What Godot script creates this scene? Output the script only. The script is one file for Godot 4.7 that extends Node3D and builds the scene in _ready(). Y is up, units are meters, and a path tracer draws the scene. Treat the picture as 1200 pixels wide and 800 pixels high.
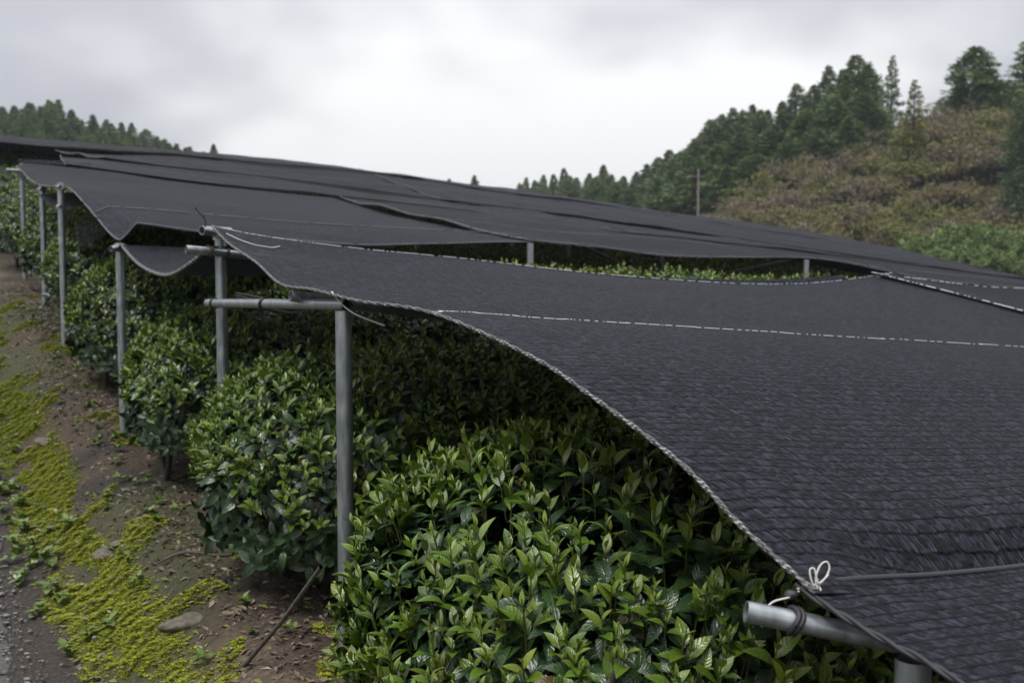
extends Node3D
# Tea field under black shade nets, on a slope beside a gravel track, overcast day.
# Plan axes of the field: s runs uphill along the ends of the rows, t runs along the rows.

const EYE := 1.55
var rng := RandomNumberGenerator.new()
var noise := FastNoiseLite.new()
var fine := FastNoiseLite.new()
var M := {}
var counts := {}

# ---------------------------------------------------------------- basics
func plan(s: float, t: float) -> Vector2:
	return Vector2(0.522 - 0.5294 * s + 0.8484 * t, -(1.312 + 0.8484 * s + 0.5294 * t))

func pt(s: float, t: float, y: float) -> Vector3:
	var p := plan(s, t)
	return Vector3(p.x, y + EYE, p.y)

func unplan(x: float, z: float) -> Vector2:
	var dx := x - 0.522
	var dz := -z - 1.312
	return Vector2(-0.5294 * dx + 0.8484 * dz, 0.8484 * dx + 0.5294 * dz)

const GS := [-60.0, -12.0, -3.0, -0.8, 0.0, 1.93, 3.43, 5.29, 7.26, 8.98, 10.8, 14.4, 21.4, 24.0, 30.0, 40.0, 70.0, 120.0, 400.0]
const GY := [-6.5, -2.9, -1.75, -1.54, -1.42, -1.2, -1.09, -0.91, -0.49, -0.22, 0.03, 0.55, 1.7, 1.85, 1.6, 0.4, -2.5, -3.0, -3.0]

func table(xs: Array, ys: Array, x: float) -> float:
	var n := xs.size()
	if x <= xs[0]: return ys[0]
	if x >= xs[n - 1]: return ys[n - 1]
	var k := 0
	while xs[k + 1] < x: k += 1
	var h: float = xs[k + 1] - xs[k]
	var m0: float = (ys[k + 1] - ys[maxi(k - 1, 0)]) / (xs[k + 1] - xs[maxi(k - 1, 0)])
	var m1: float = (ys[mini(k + 2, n - 1)] - ys[k]) / (xs[mini(k + 2, n - 1)] - xs[k])
	var u: float = (x - xs[k]) / h
	var u2 := u * u
	var u3 := u2 * u
	return (2 * u3 - 3 * u2 + 1) * ys[k] + (u3 - 2 * u2 + u) * h * m0 + (-2 * u3 + 3 * u2) * ys[k + 1] + (u3 - u2) * h * m1

func ground_y(s: float, t: float) -> float:          # relative to the eye
	var y := table(GS, GY, s)
	var tt := clampf(t, -30.0, 60.0)
	if tt > 0: y += -0.055 * tt - 0.0006 * tt * tt
	y += (0.28 * smoothstep(0.3, 2.0, t) + 0.03 * clampf(t, 0.0, 7.0)) * smoothstep(13.0, 7.5, t) * exp(-pow((s - 5.0) / 1.6, 2.0))
	y -= 0.25 * smoothstep(-0.12, -0.62, t)              # the bank down to the track
	if t < -3.2: y -= 0.05 * minf(-3.2 - t, 20.0)
	if s > -4 and s < 30 and t > -1.2 and t < 2.0:
		if t < 0.1: y += 0.018 * moss_at(s, t)
		y += 0.022 * noise.get_noise_2d(s * 60, t * 60) + 0.03 * noise.get_noise_2d(s * 17 + 90, t * 17)
		y += 0.02 * fine.get_noise_2d(s * 300, t * 300) * smoothstep(-0.75, -0.5, t)
	return y

func numbered(called: String) -> String:
	var n: int = counts.get(called, 0)
	counts[called] = n + 1
	return called if n == 0 else "%s_%03d" % [called, n]

func tag(o: Node, label: String, category: String, group := "", kind := "") -> void:
	o.set_meta("label", label)
	o.set_meta("category", category)
	if group: o.set_meta("group", group)
	if kind: o.set_meta("kind", kind)

func base(called: String, at: Vector3) -> Node3D:
	var o := Node3D.new()
	o.name = numbered(called)
	add_child(o)
	o.position = at
	return o

func put(called: String, mesh: Mesh, material: Material, parent: Node = null) -> MeshInstance3D:
	var o := MeshInstance3D.new()
	o.mesh = mesh
	if material: o.material_override = material
	if parent == null:
		o.name = numbered(called)
		add_child(o)
	else:
		o.name = called
		parent.add_child(o, true)
	return o

func rnd(a: float, b: float) -> float:
	return rng.randf_range(a, b)

# ---------------------------------------------------------------- textures and materials
func tex_from(w: int, h: int, f: Callable) -> ImageTexture:
	var b := PackedByteArray()
	b.resize(w * h * 4)
	var k := 0
	for y in h:
		for x in w:
			var c: Color = f.call(x, y)
			b[k] = int(clampf(c.r, 0, 1) * 255)
			b[k + 1] = int(clampf(c.g, 0, 1) * 255)
			b[k + 2] = int(clampf(c.b, 0, 1) * 255)
			b[k + 3] = int(clampf(c.a, 0, 1) * 255)
			k += 4
	return ImageTexture.create_from_image(Image.create_from_data(w, h, false, Image.FORMAT_RGBA8, b))

func noise_tex(size: int, freq: float, lo: Color, hi: Color, seed_: int, normal := false, strength := 4.0) -> NoiseTexture2D:
	var n := FastNoiseLite.new()
	n.seed = seed_
	n.frequency = freq
	n.fractal_octaves = 5
	var t := NoiseTexture2D.new()
	t.width = size
	t.height = size
	t.seamless = true
	t.noise = n
	if normal:
		t.as_normal_map = true
		t.bump_strength = strength
	else:
		var g := Gradient.new()
		g.set_color(0, lo)
		g.set_color(1, hi)
		t.color_ramp = g
	return t

func lin(r: float, g: float, b: float) -> Color:
	return Color(r, g, b).linear_to_srgb()

func mat(called: String, c: Color, rough: float, metal := 0.0) -> StandardMaterial3D:
	var m := StandardMaterial3D.new()
	m.resource_name = called
	m.albedo_color = c
	m.roughness = rough
	m.metallic = metal
	m.cull_mode = BaseMaterial3D.CULL_DISABLED
	M[called] = m
	return m

func make_materials() -> void:
	# woven black net: raised ribs along the row, slanting tape stitches between them, pinholes
	var rh := PackedFloat32Array()
	rh.resize(4096)
	for i in 4096: rh[i] = rng.randf()
	var ribs := 12
	var stitch := 104
	var nb := PackedByteArray()
	var hb := PackedByteArray()
	nb.resize(2048 * 1024 * 3)
	hb.resize(1024 * 512)
	var wob := PackedFloat32Array()
	wob.resize(2048)
	for x in 2048: wob[x] = 4.0 * sin(TAU * x / 2048.0 * 3.0 + 1.3) + 2.5 * sin(TAU * x / 2048.0 * 8.0)
	for y in 1024:
		var r0 := int(y / 1024.0 * ribs)
		for x in 2048:
			var v := fposmod((y + wob[x] + 5.0 * (rh[((x >> 5) * 7 + r0 * 331) & 4095] - 0.5)) / 1024.0 * ribs, ribs)
			var rib := int(v)
			var fv := v - rib
			var u := fposmod(x / 2048.0 * stitch + fv * 1.7 + rib * 0.37 + 0.5 * sin(x * 0.01534 + rib * 2.0), stitch)
			var iu := int(u)
			var j := rh[(rib * 977 + iu * 13) & 4095]
			var mid := 0.45 + 0.3 * (rh[(rib * 311 + iu * 57 + 11) & 4095] - 0.5)
			var tape := smoothstep(0.27 + 0.12 * j, 0.05, absf(u - iu - mid))
			var prof := sin(PI * fv)
			# crinkles a centimetre or so across: the tapes twist and pucker
			var cx := x / 2048.0 * 64.0 + 0.35 * sin(y * 0.0368)
			var cy := y / 1024.0 * 44.0
			var ix := int(floor(cx)) & 63
			var iy := int(cy)
			var fx := smoothstep(0.0, 1.0, cx - floor(cx))
			var fy := smoothstep(0.0, 1.0, cy - iy)
			var ix1 := (ix + 1) & 63
			var iy1 := (iy + 1) % 44
			var pk := lerpf(lerpf(rh[(ix * 61 + iy * 1571) & 4095], rh[(ix1 * 61 + iy * 1571) & 4095], fx), lerpf(rh[(ix * 61 + iy1 * 1571) & 4095], rh[(ix1 * 61 + iy1 * 1571) & 4095], fx), fy)
			pk = smoothstep(0.2, 0.8, pk)
			var k := 0.028 + tape * (0.08 + 0.15 * j + 0.16 * pk) * smoothstep(0.02, 0.4, prof)
			var at := (y * 2048 + x) * 3
			nb[at] = int(k * 0.885 * 255)
			nb[at + 1] = int(k * 0.95 * 255)
			nb[at + 2] = int(k * 1.14 * 255)
			if (x & 1) == 0 and (y & 1) == 0:
				hb[(y >> 1) * 1024 + (x >> 1)] = int(255 * (0.12 * smoothstep(0.0, 0.5, prof) + 0.35 * tape * (0.4 + 0.6 * j) * smoothstep(0.0, 0.6, prof) + 0.5 * pk))
	var net_tex := ImageTexture.create_from_image(Image.create_from_data(2048, 1024, false, Image.FORMAT_RGB8, nb))
	var net_height := ImageTexture.create_from_image(Image.create_from_data(1024, 512, false, Image.FORMAT_L8, hb))
	var net := mat("shade_net", Color(1, 1, 1, 0.95), 0.6)      # an open knit: a little light passes
	net.albedo_texture = net_tex
	net.vertex_color_use_as_albedo = true
	net.transparency = BaseMaterial3D.TRANSPARENCY_ALPHA
	net.metallic_specular = 0.2
	net.heightmap_enabled = true
	net.heightmap_texture = net_height
	net.heightmap_scale = 0.75
	net.uv1_scale = Vector3(1.7, 3.4, 1)
	var thin := net.duplicate() as StandardMaterial3D
	thin.resource_name = "thin_net"
	thin.transparency = BaseMaterial3D.TRANSPARENCY_ALPHA
	thin.albedo_color = Color(1, 1, 1, 0.36)
	M["thin_net"] = thin
	# selvedge: black cord with white stitches
	var cord := mat("selvedge", Color(1, 1, 1), 0.7)
	cord.albedo_texture = tex_from(64, 256, func(x: int, y: int) -> Color:
		var u := fposmod(float(y) / 256 * 8 + float(x) / 64 * 2.0, 1.0)
		var j := rh[(x / 9 * 41 + y / 17 * 7) % 4096]
		var w := smoothstep(0.3, 0.1, absf(u - 0.5)) * (0.3 + 0.7 * j)
		var k := 0.03 + 0.30 * w * w
		return Color(k, k, k * 1.04).linear_to_srgb())
	cord.uv1_scale = Vector3(1, 9, 1)
	mat("thread", lin(0.5, 0.51, 0.54), 0.6)
	mat("grey_thread", lin(0.08, 0.083, 0.095), 0.6)
	mat("string", lin(0.45, 0.44, 0.42), 0.8)
	mat("black_strap", lin(0.012, 0.012, 0.016), 0.6)
	mat("rusty_wire", lin(0.09, 0.07, 0.055), 0.7, 0.3)
	# galvanised steel
	var g := mat("galvanised", lin(0.42, 0.445, 0.46), 0.42, 0.75)
	g.albedo_texture = noise_tex(512, 0.012, Color(0.62, 0.64, 0.65), Color(1.0, 1.0, 1.0), 5)
	g.roughness_texture = noise_tex(512, 0.02, Color(0.7, 0.7, 0.7), Color(1, 1, 1), 6)
	g.uv1_triplanar = true
	g.uv1_scale = Vector3(5, 1.2, 5)
	g.normal_enabled = true
	g.normal_texture = noise_tex(512, 0.03, Color.BLACK, Color.WHITE, 8, true, 1.2)
	g.normal_scale = 0.25
	# leaves: midrib, side veins, slight mottling; colours come from the vertices
	var vein := func(x: int, y: int) -> float:
		var a := absf(float(x) / 127.0 - 0.5) * 2.0
		var v := float(y) / 255.0
		var mid := smoothstep(0.09, 0.02, a)
		var side := absf(fposmod(v * 8.0 - a * 1.5, 1.0) - 0.5)
		return maxf(mid, 0.75 * smoothstep(0.10, 0.02, side) * smoothstep(0.95, 0.6, a))
	var leaf_tex := tex_from(128, 256, func(x: int, y: int) -> Color:
		var w: float = vein.call(x, y)
		var n := 0.5 + 0.5 * noise.get_noise_2d(x * 2.0, y * 2.0)
		var k := 0.70 + 0.16 * n
		return Color(k + 0.13 * w, k + 0.09 * w, k + 0.11 * w))
	var leaf_h := tex_from(128, 256, func(x: int, y: int) -> Color:
		var a := absf(float(x) / 127.0 - 0.5) * 2.0
		var v := float(y) / 255.0
		var side := fposmod(v * 8.0 - a * 1.5, 1.0)
		var h := (0.25 + 0.5 * sin(PI * fposmod(side + 0.5, 1.0))) * smoothstep(0.0, 0.2, a) + 0.12 * fine.get_noise_2d(x * 5, y * 5)
		return Color(h, h, h))
	var young := mat("young_leaf", Color(1, 1, 1), 0.24)
	young.albedo_texture = leaf_tex
	young.heightmap_enabled = true
	young.heightmap_texture = leaf_h
	young.heightmap_scale = 0.09
	young.vertex_color_use_as_albedo = true
	young.backlight_enabled = true
	young.backlight = lin(0.35, 0.4, 0.12)
	young.metallic_specular = 0.6
	var old := young.duplicate() as StandardMaterial3D
	old.resource_name = "mature_leaf"
	old.roughness = 0.26
	old.metallic_specular = 0.5
	old.backlight = lin(0.10, 0.12, 0.04)
	M["mature_leaf"] = old
	var bark := mat("tea_stem", lin(0.055, 0.045, 0.035), 0.9)
	bark.albedo_texture = noise_tex(256, 0.03, Color(0.5, 0.5, 0.5), Color(1, 1, 1), 12)
	bark.uv1_triplanar = true
	bark.uv1_scale = Vector3(6, 3, 6)
	# ground
	var soil := mat("soil", Color(1, 1, 1), 0.95)
	soil.vertex_color_use_as_albedo = true
	soil.albedo_texture = noise_tex(1024, 0.03, Color(0.38, 0.37, 0.36), Color(1, 1, 1), 21)
	soil.uv1_triplanar = true
	soil.uv1_world_triplanar = true
	soil.uv1_scale = Vector3(1.3, 1.3, 1.3)
	soil.normal_enabled = true
	soil.normal_texture = noise_tex(1024, 0.035, Color.BLACK, Color.WHITE, 22, true, 8.0)
	soil.normal_scale = 1.0
	var track := soil.duplicate() as StandardMaterial3D
	track.resource_name = "track"
	track.roughness = 0.55
	track.albedo_color = Color(1, 1, 1)
	track.uv1_scale = Vector3(2.6, 2.6, 2.6)
	M["track"] = track
	var moss := mat("moss", Color(1, 1, 1), 0.9)
	moss.vertex_color_use_as_albedo = true
	moss.backlight_enabled = true
	moss.backlight = lin(0.2, 0.2, 0.05)
	var stone := mat("stone", lin(0.15, 0.132, 0.11), 0.9)
	stone.albedo_texture = noise_tex(256, 0.03, Color(0.55, 0.53, 0.5), Color(1, 1, 1), 31)
	stone.uv1_triplanar = true
	stone.uv1_scale = Vector3(4, 4, 4)
	var wood := mat("weathered_wood", lin(0.11, 0.095, 0.085), 0.9)
	wood.albedo_texture = noise_tex(256, 0.04, Color(0.5, 0.48, 0.46), Color(1, 1, 1), 33)
	wood.uv1_triplanar = true
	wood.uv1_scale = Vector3(3, 3, 3)
	var fol := mat("far_foliage", Color(1, 1, 1), 0.7)
	fol.vertex_color_use_as_albedo = true
	fol.backlight_enabled = true
	fol.backlight = lin(0.15, 0.17, 0.06)
	mat("pole_concrete", lin(0.17, 0.155, 0.145), 0.85)
	mat("litter", Color(1, 1, 1), 0.75).vertex_color_use_as_albedo = true

# ---------------------------------------------------------------- mesh helpers
func tube_into(st: SurfaceTool, pts: Array, radii, sides := 10, closed := true) -> void:
	var n := pts.size()
	var up := Vector3.UP
	var rings := []
	var len_ := 0.0
	for i in n:
		var a: Vector3 = pts[maxi(i - 1, 0)]
		var b: Vector3 = pts[mini(i + 1, n - 1)]
		var dir := (b - a).normalized()
		if absf(dir.dot(up)) > 0.95: up = Vector3.RIGHT if absf(dir.x) < 0.9 else Vector3.FORWARD
		var x := up.cross(dir).normalized()
		var y := dir.cross(x).normalized()
		up = y
		if i > 0: len_ += (pts[i] - pts[i - 1]).length()
		var r: float = radii[i] if radii is Array else radii
		var ring := []
		for k in sides + 1:
			var ang := TAU * k / sides
			var nn := x * cos(ang) + y * sin(ang)
			ring.append([pts[i] + nn * r, nn, Vector2(float(k) / sides, len_)])
		rings.append(ring)
	for i in n - 1:
		for k in sides:
			for q in [[i, k], [i + 1, k], [i + 1, k + 1], [i, k], [i + 1, k + 1], [i, k + 1]]:
				var v: Array = rings[q[0]][q[1]]
				st.set_normal(v[1])
				st.set_uv(v[2])
				st.add_vertex(v[0])
	if closed:
		for e in [0, n - 1]:
			var dirn: Vector3 = (pts[0] - pts[1] if e == 0 else pts[n - 1] - pts[n - 2]).normalized()
			for k in sides:
				for v in [pts[e], rings[e][k][0], rings[e][k + 1][0]]:
					st.set_normal(dirn)
					st.set_uv(Vector2.ZERO)
					st.add_vertex(v)

func begin() -> SurfaceTool:
	var st := SurfaceTool.new()
	st.begin(Mesh.PRIMITIVE_TRIANGLES)
	return st

func tube(pts: Array, radii, sides := 10, closed := true) -> ArrayMesh:
	var st := begin()
	tube_into(st, pts, radii, sides, closed)
	return st.commit()

func hollow_pipe(a: Vector3, b: Vector3, r: float, wall := 0.0026, sides := 24) -> ArrayMesh:
	var st := begin()
	tube_into(st, [a, a.lerp(b, 0.5), b], r, sides, false)
	tube_into(st, [a, a.lerp(b, 0.5), b], r - wall, sides, false)
	var dir := (b - a).normalized()
	var up := Vector3.UP if absf(dir.y) < 0.95 else Vector3.RIGHT
	var x := up.cross(dir).normalized()
	var y := dir.cross(x).normalized()
	for e in 2:
		var c := a if e == 0 else b
		for k in sides:
			var n0 := x * cos(TAU * k / sides) + y * sin(TAU * k / sides)
			var n1 := x * cos(TAU * (k + 1) / sides) + y * sin(TAU * (k + 1) / sides)
			for v in [c + n0 * r, c + n1 * r, c + n1 * (r - wall), c + n0 * r, c + n1 * (r - wall), c + n0 * (r - wall)]:
				st.set_normal(-dir if e == 0 else dir)
				st.set_uv(Vector2.ZERO)
				st.add_vertex(v)
	return st.commit()

func catmull(p0: Vector3, p1: Vector3, p2: Vector3, p3: Vector3, u: float) -> Vector3:
	return 0.5 * ((2.0 * p1) + (p2 - p0) * u + (2.0 * p0 - 5.0 * p1 + 4.0 * p2 - p3) * u * u + (3.0 * p1 - p0 - 3.0 * p2 + p3) * u * u * u)

func spline(pts: Array, n: int) -> Array:
	var out := []
	var m := pts.size()
	for i in n + 1:
		var f := float(i) / n * (m - 1)
		var k := mini(int(f), m - 2)
		out.append(catmull(pts[maxi(k - 1, 0)], pts[k], pts[k + 1], pts[mini(k + 2, m - 1)], f - k))
	return out

# grid[i][j] holds Vector3(s, t, y); returns the refined rows of the same kind
func refine(grid: Array, ni: int, nj: int) -> Array:
	var rows := []
	for r in grid: rows.append(spline(r, nj))
	var cols := []
	for j in nj + 1:
		var c := []
		for r in rows: c.append(r[j])
		cols.append(spline(c, ni))
	var out := []
	for i in ni + 1:
		var r := []
		for j in nj + 1: r.append(cols[j][i])
		out.append(r)
	return out

func cloth(rows: Array, wrinkle: float, seed_off: float, tone := 1.0) -> ArrayMesh:
	var st := begin()
	var ni := rows.size()
	var nj: int = rows[0].size()
	for i in ni:
		for j in nj:
			var q: Vector3 = rows[i][j]
			var w := wrinkle * (noise.get_noise_2d(q.x * 45 + seed_off, q.y * 30) + 0.6 * noise.get_noise_2d(q.x * 130, q.y * 50 + seed_off)) + 0.0011 * fine.get_noise_2d(q.x * 330, q.y * 260 + seed_off)
			var dust := 1.0 + 0.22 * noise.get_noise_2d(q.x * 40 + 500, q.y * 40 + seed_off) + 0.16 * fine.get_noise_2d(q.x * 60 + seed_off, q.y * 25)
			dust *= tone
			st.set_color(Color(dust, dust, dust))
			st.set_uv(Vector2(q.y, q.x))
			st.add_vertex(pt(q.x, q.y, q.z + w))
	for i in ni - 1:
		for j in nj - 1:
			var a := i * nj + j
			for k in [a, a + 1, a + nj + 1, a, a + nj + 1, a + nj]: st.add_index(k)
	st.generate_normals()
	return st.commit()

func row_of(s: float, ts: Array, ys: Array) -> Array:
	var r := []
	for k in ts.size(): r.append(Vector3(s, ts[k], ys[k]))
	return r

func world_line(row: Array, lift := 0.0) -> Array:
	var out := []
	for q in row: out.append(pt(q.x, q.y, q.z + lift))
	return out

# a stitched line: many short runs of thread with gaps
func thread(line: Array, r: float, gap: float, called: String, material: Material, parent: Node) -> void:
	var st := begin()
	var run := []
	for k in line.size():
		var p: Vector3 = line[k] + Vector3(rnd(-1, 1), 0, rnd(-1, 1)) * r * 0.8
		if rng.randf() < gap:
			if run.size() > 1: tube_into(st, run, r, 4)
			run = []
		else:
			run.append(p)
	if run.size() > 1: tube_into(st, run, r, 4)
	put(called, st.commit(), material, parent)

# selvedge: two cords laid round each other
func selvedge(line: Array, r: float, parent: Node, twist := 60.0, material := "selvedge") -> void:
	var st := begin()
	var fine_line := spline(line, line.size() * 3)
	for w in 2:
		var p := []
		var l := 0.0
		for k in fine_line.size():
			if k > 0: l += (fine_line[k] - fine_line[k - 1]).length()
			var a := l * twist + PI * w
			p.append(fine_line[k] + Vector3(sin(a) * 0.6, cos(a), -sin(a) * 0.8) * r * 0.7)
		tube_into(st, p, r, 6)
	put("selvedge", st.commit(), M[material], parent)

func net(called: String, grid: Array, ni: int, nj: int, wrinkle: float, label: String, group := "", material := "shade_net") -> Array:
	var rows := refine(grid, ni, nj)
	var at: Vector3 = pt(rows[0][0].x, rows[0][0].y, rows[0][0].z)
	var o := base(called, Vector3.ZERO)
	put("fabric", cloth(rows, wrinkle, counts[called] * 37.0, 1.0 + 0.4 * sin(counts[called] * 2.3)), M[material], o)
	tag(o, label, "shade net", group)
	return [o, rows]

# ---------------------------------------------------------------- the ground
func spread(parts: Array) -> Array:      # [[from, to, step], ...] -> sorted list
	var out := []
	for p in parts:
		var x: float = p[0]
		while x < p[1] - 1e-6:
			out.append(x)
			x += p[2]
	return out

func moss_at(s: float, t: float) -> float:
	var band := smoothstep(-0.66, -0.52, t) * smoothstep(-0.28, -0.42, t)
	var n := 0.5 + 0.9 * noise.get_noise_2d(s * 55 + 7, t * 75) + 0.35 * fine.get_noise_2d(s * 90, t * 160)
	var more := smoothstep(1.6, 3.2, s) * (0.62 + 0.38 * smoothstep(6.5, 4.0, s))
	var holes := smoothstep(-0.42, -0.02, noise.get_noise_2d(s * 140 + 60, t * 260 + 12) + 0.5 * fine.get_noise_2d(s * 60 + 9, t * 110))
	var spots := 0.8 * smoothstep(0.16, 0.36, noise.get_noise_2d(s * 150 + 400, t * 200 + 70)) * smoothstep(0.15, -0.15, t) * smoothstep(-0.7, -0.6, t)
	return clampf(maxf(band * smoothstep(0.28, 0.58, n * (0.62 + 0.5 * more)) * holes, spots), 0, 1)

func build_ground() -> void:
	var ss := spread([[-300, -60, 40], [-60, -12, 8], [-12, -2, 1], [-2, 1.0, 0.1], [1.0, 9.0, 0.03], [9.0, 15.0, 0.1], [15, 30, 0.6], [30, 100, 6], [100, 500, 40]])
	var ts := spread([[-400, -60, 40], [-60, -10, 6], [-10, -1.2, 0.6], [-1.2, 0.5, 0.03], [0.5, 2, 0.2], [2, 40, 1.2], [40, 100, 6], [100, 500, 40]])
	var st := begin()
	for s in ss:
		for t in ts:
			var c := Color(0.078, 0.054, 0.034)
			var n := noise.get_noise_2d(s * 50, t * 50 + 40)
			var n2 := noise.get_noise_2d(s * 110 + 300, t * 110)
			c = c.lerp(Color(0.16, 0.12, 0.085), smoothstep(0.12, 0.45, n + 0.3 * n2))
			c = c.lerp(Color(0.035, 0.028, 0.022), smoothstep(0.05, 0.4, -n2))
			c = c.lerp(Color(0.06, 0.07, 0.018), 0.7 * smoothstep(-0.1, 0.3, noise.get_noise_2d(s * 35 + 800, t * 60)) * smoothstep(-0.62, -0.5, t) * smoothstep(0.25, -0.1, t))
			c = c.lerp(Color(0.055, 0.045, 0.038), smoothstep(-0.5, -0.62, t + 0.08 * n2))
			c = c.lerp(Color(0.13, 0.145, 0.012), moss_at(s, t) * 0.75)
			if t < -4.0 or s > 23 or t > 38: c = Color(0.05, 0.06, 0.022) * (1.0 + 0.4 * n)
			st.set_color(c)
			var p := plan(s, t)
			st.set_uv(p)
			st.add_vertex(Vector3(p.x, ground_y(s, t) + EYE, p.y))
	var nt := ts.size()
	for i in ss.size() - 1:
		for j in nt - 1:
			var a := i * nt + j
			for k in [a, a + 1, a + nt + 1, a, a + nt + 1, a + nt]: st.add_index(k)
	st.generate_normals()
	var g := put("ground", st.commit(), M["soil"])
	g.set_meta("kind", "structure")
	g.set_meta("label", "bare brown soil of the tea field and its mossy bank")
	# the track: a gravelly strip along the foot of the bank
	st = begin()
	ss = spread([[-14, 0, 0.5], [0, 12, 0.06], [12, 40, 0.5]])
	ts = spread([[-3.2, -1.3, 0.2], [-1.3, -0.62, 0.04]])
	nt = ts.size()
	for s in ss:
		for t in ts:
			var e := -0.73 + 0.06 * noise.get_noise_2d(s * 90, 5) + 0.03 * noise.get_noise_2d(s * 300, 9)
			var n := noise.get_noise_2d(s * 40, t * 60)
			var c := Color(0.15, 0.145, 0.145).lerp(Color(0.06, 0.055, 0.052), smoothstep(-0.2, 0.4, n + 0.5 * fine.get_noise_2d(s * 60, t * 90)))
			st.set_color(c)
			var p := plan(s, minf(t, e))
			st.add_vertex(Vector3(p.x, ground_y(s, minf(t, e)) + EYE + 0.010 - 0.03 * smoothstep(e - 0.12, e, t) + 0.010 * fine.get_noise_2d(s * 260, t * 260), p.y))
	for i in ss.size() - 1:
		for j in nt - 1:
			var a := i * nt + j
			for k in [a, a + 1, a + nt + 1, a, a + nt + 1, a + nt]: st.add_index(k)
	st.generate_normals()
	var r := put("path", st.commit(), M["track"])
	r.set_meta("kind", "structure")
	r.set_meta("label", "grey gravel track along the foot of the mossy bank")

func scatter(called: String, mesh: Mesh, material: Material, places: Array, colors: Array, label: String, category: String, parent: Node = null) -> MultiMeshInstance3D:
	var mm := MultiMesh.new()
	mm.transform_format = MultiMesh.TRANSFORM_3D
	mm.use_colors = colors.size() > 0
	mm.mesh = mesh
	mm.instance_count = places.size()
	for k in places.size():
		mm.set_instance_transform(k, places[k])
		if colors.size() > 0: mm.set_instance_color(k, colors[k])
	var o := MultiMeshInstance3D.new()
	o.multimesh = mm
	o.material_override = material
	o.set_meta("kind", "stuff")
	if parent == null:
		o.name = numbered(called)
		add_child(o)
		o.set_meta("label", label)
		o.set_meta("category", category)
	else:
		o.name = called
		parent.add_child(o, true)
	return o

func white_vertex(st: SurfaceTool, p: Vector3) -> void:
	st.set_color(Color.WHITE)
	st.add_vertex(p)

func build_litter() -> void:
	# moss: tiny tufts where the moss grows
	var st := begin()
	for k in 9:
		var a := TAU * k / 9.0 + rnd(-0.3, 0.3)
		var d := Vector3(cos(a), 0, sin(a))
		var e := Vector3(-sin(a), 0, cos(a))
		var tilt := rnd(0.3, 1.3)
		var tip := d * 0.011 * tilt + Vector3.UP * rnd(0.006, 0.011)
		for v in [d * 0.001 - e * 0.0028, d * 0.001 + e * 0.0028, tip]: white_vertex(st, v)
	st.generate_normals()
	var tuft := st.commit()
	var pl := []
	var cs := []
	for k in 300000:
		var s := rnd(1.5, 9.5)
		var t := rnd(-0.68, 0.12)
		if rng.randf() > moss_at(s, t): continue
		var b := Basis(Vector3.UP, rnd(0, TAU)).scaled(Vector3(1.0, rnd(0.5, 0.9), 1.0) * rnd(0.5, 1.15))
		pl.append(Transform3D(b, pt(s, t, ground_y(s, t) - 0.001)))
		var h := rng.randf()
		cs.append(Color(0.31, 0.33, 0.012).lerp(Color(0.11, 0.15, 0.014), h) * rnd(0.65, 1.25))
	scatter("moss", tuft, M["moss"], pl, cs, "bright yellow-green moss cushions on the bank of the track", "moss")
	# dead leaves and bits of twig
	st = begin()
	var q := [Vector3(-0.5, 0, 0), Vector3(-0.1, 0.10, 0.2), Vector3(0.5, 0.02, 0), Vector3(-0.1, 0.12, -0.2), Vector3(0.05, 0.02, 0)]
	for f in [[0, 4, 1], [1, 4, 2], [2, 4, 3], [3, 4, 0]]:
		for k in f: white_vertex(st, q[k])
	st.generate_normals()
	var dead := st.commit()
	pl = []
	cs = []
	for k in 30000:
		var s := rnd(1.0, 10.5)
		var t := rnd(-0.66, 0.8)
		if rng.randf() > 0.25 + 0.75 * smoothstep(-0.45, -0.1, t): continue
		if noise.get_noise_2d(s * 80 + 20, t * 80) < -0.1 and rng.randf() < 0.7: continue
		var b := Basis.from_euler(Vector3(rnd(-0.5, 0.5), rnd(0, TAU), rnd(-0.5, 0.5))).scaled(Vector3(1, 1, 0.8) * (0.009 + 0.04 * pow(rng.randf(), 1.8)))
		pl.append(Transform3D(b, pt(s, t, ground_y(s, t) + 0.004)))
		var c := Color(0.16, 0.115, 0.08).lerp(Color(0.04, 0.03, 0.025), rng.randf())
		if rng.randf() < 0.09: c = Color(0.24, 0.2, 0.16)
		if rng.randf() < 0.10: c = Color(0.10, 0.12, 0.02)
		cs.append(c)
	scatter("leaf_litter", dead, M["litter"], pl, cs, "brown dead leaves and crumbs lying on soil beneath the hedges", "litter")
	# pebbles of the track and the foot of the bank
	st = begin()
	var sp := SphereMesh.new()
	sp.radius = 0.5
	sp.height = 0.7
	sp.radial_segments = 6
	sp.rings = 3
	st.append_from(sp, 0, Transform3D.IDENTITY)
	var peb := st.commit()
	pl = []
	cs = []
	for k in 26000:
		var s := rnd(0.5, 11.0)
		var t := rnd(-1.5, -0.5)
		if t > -0.72 and rng.randf() < 0.88: continue
		var z := pow(rng.randf(), 4.0) * 0.02 + 0.004
		var b := Basis.from_euler(Vector3(rnd(-0.6, 0.6), rnd(0, TAU), rnd(-0.6, 0.6))).scaled(Vector3(rnd(0.8, 1.4), rnd(0.5, 0.9), 1) * z)
		pl.append(Transform3D(b, pt(s, t, ground_y(s, t) + 0.012)))
		cs.append(Color(0.11, 0.105, 0.10) * rnd(0.45, 1.5))
	scatter("gravel", peb, M["litter"], pl, cs, "loose grey gravel on the track beside the bank", "gravel")

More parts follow.
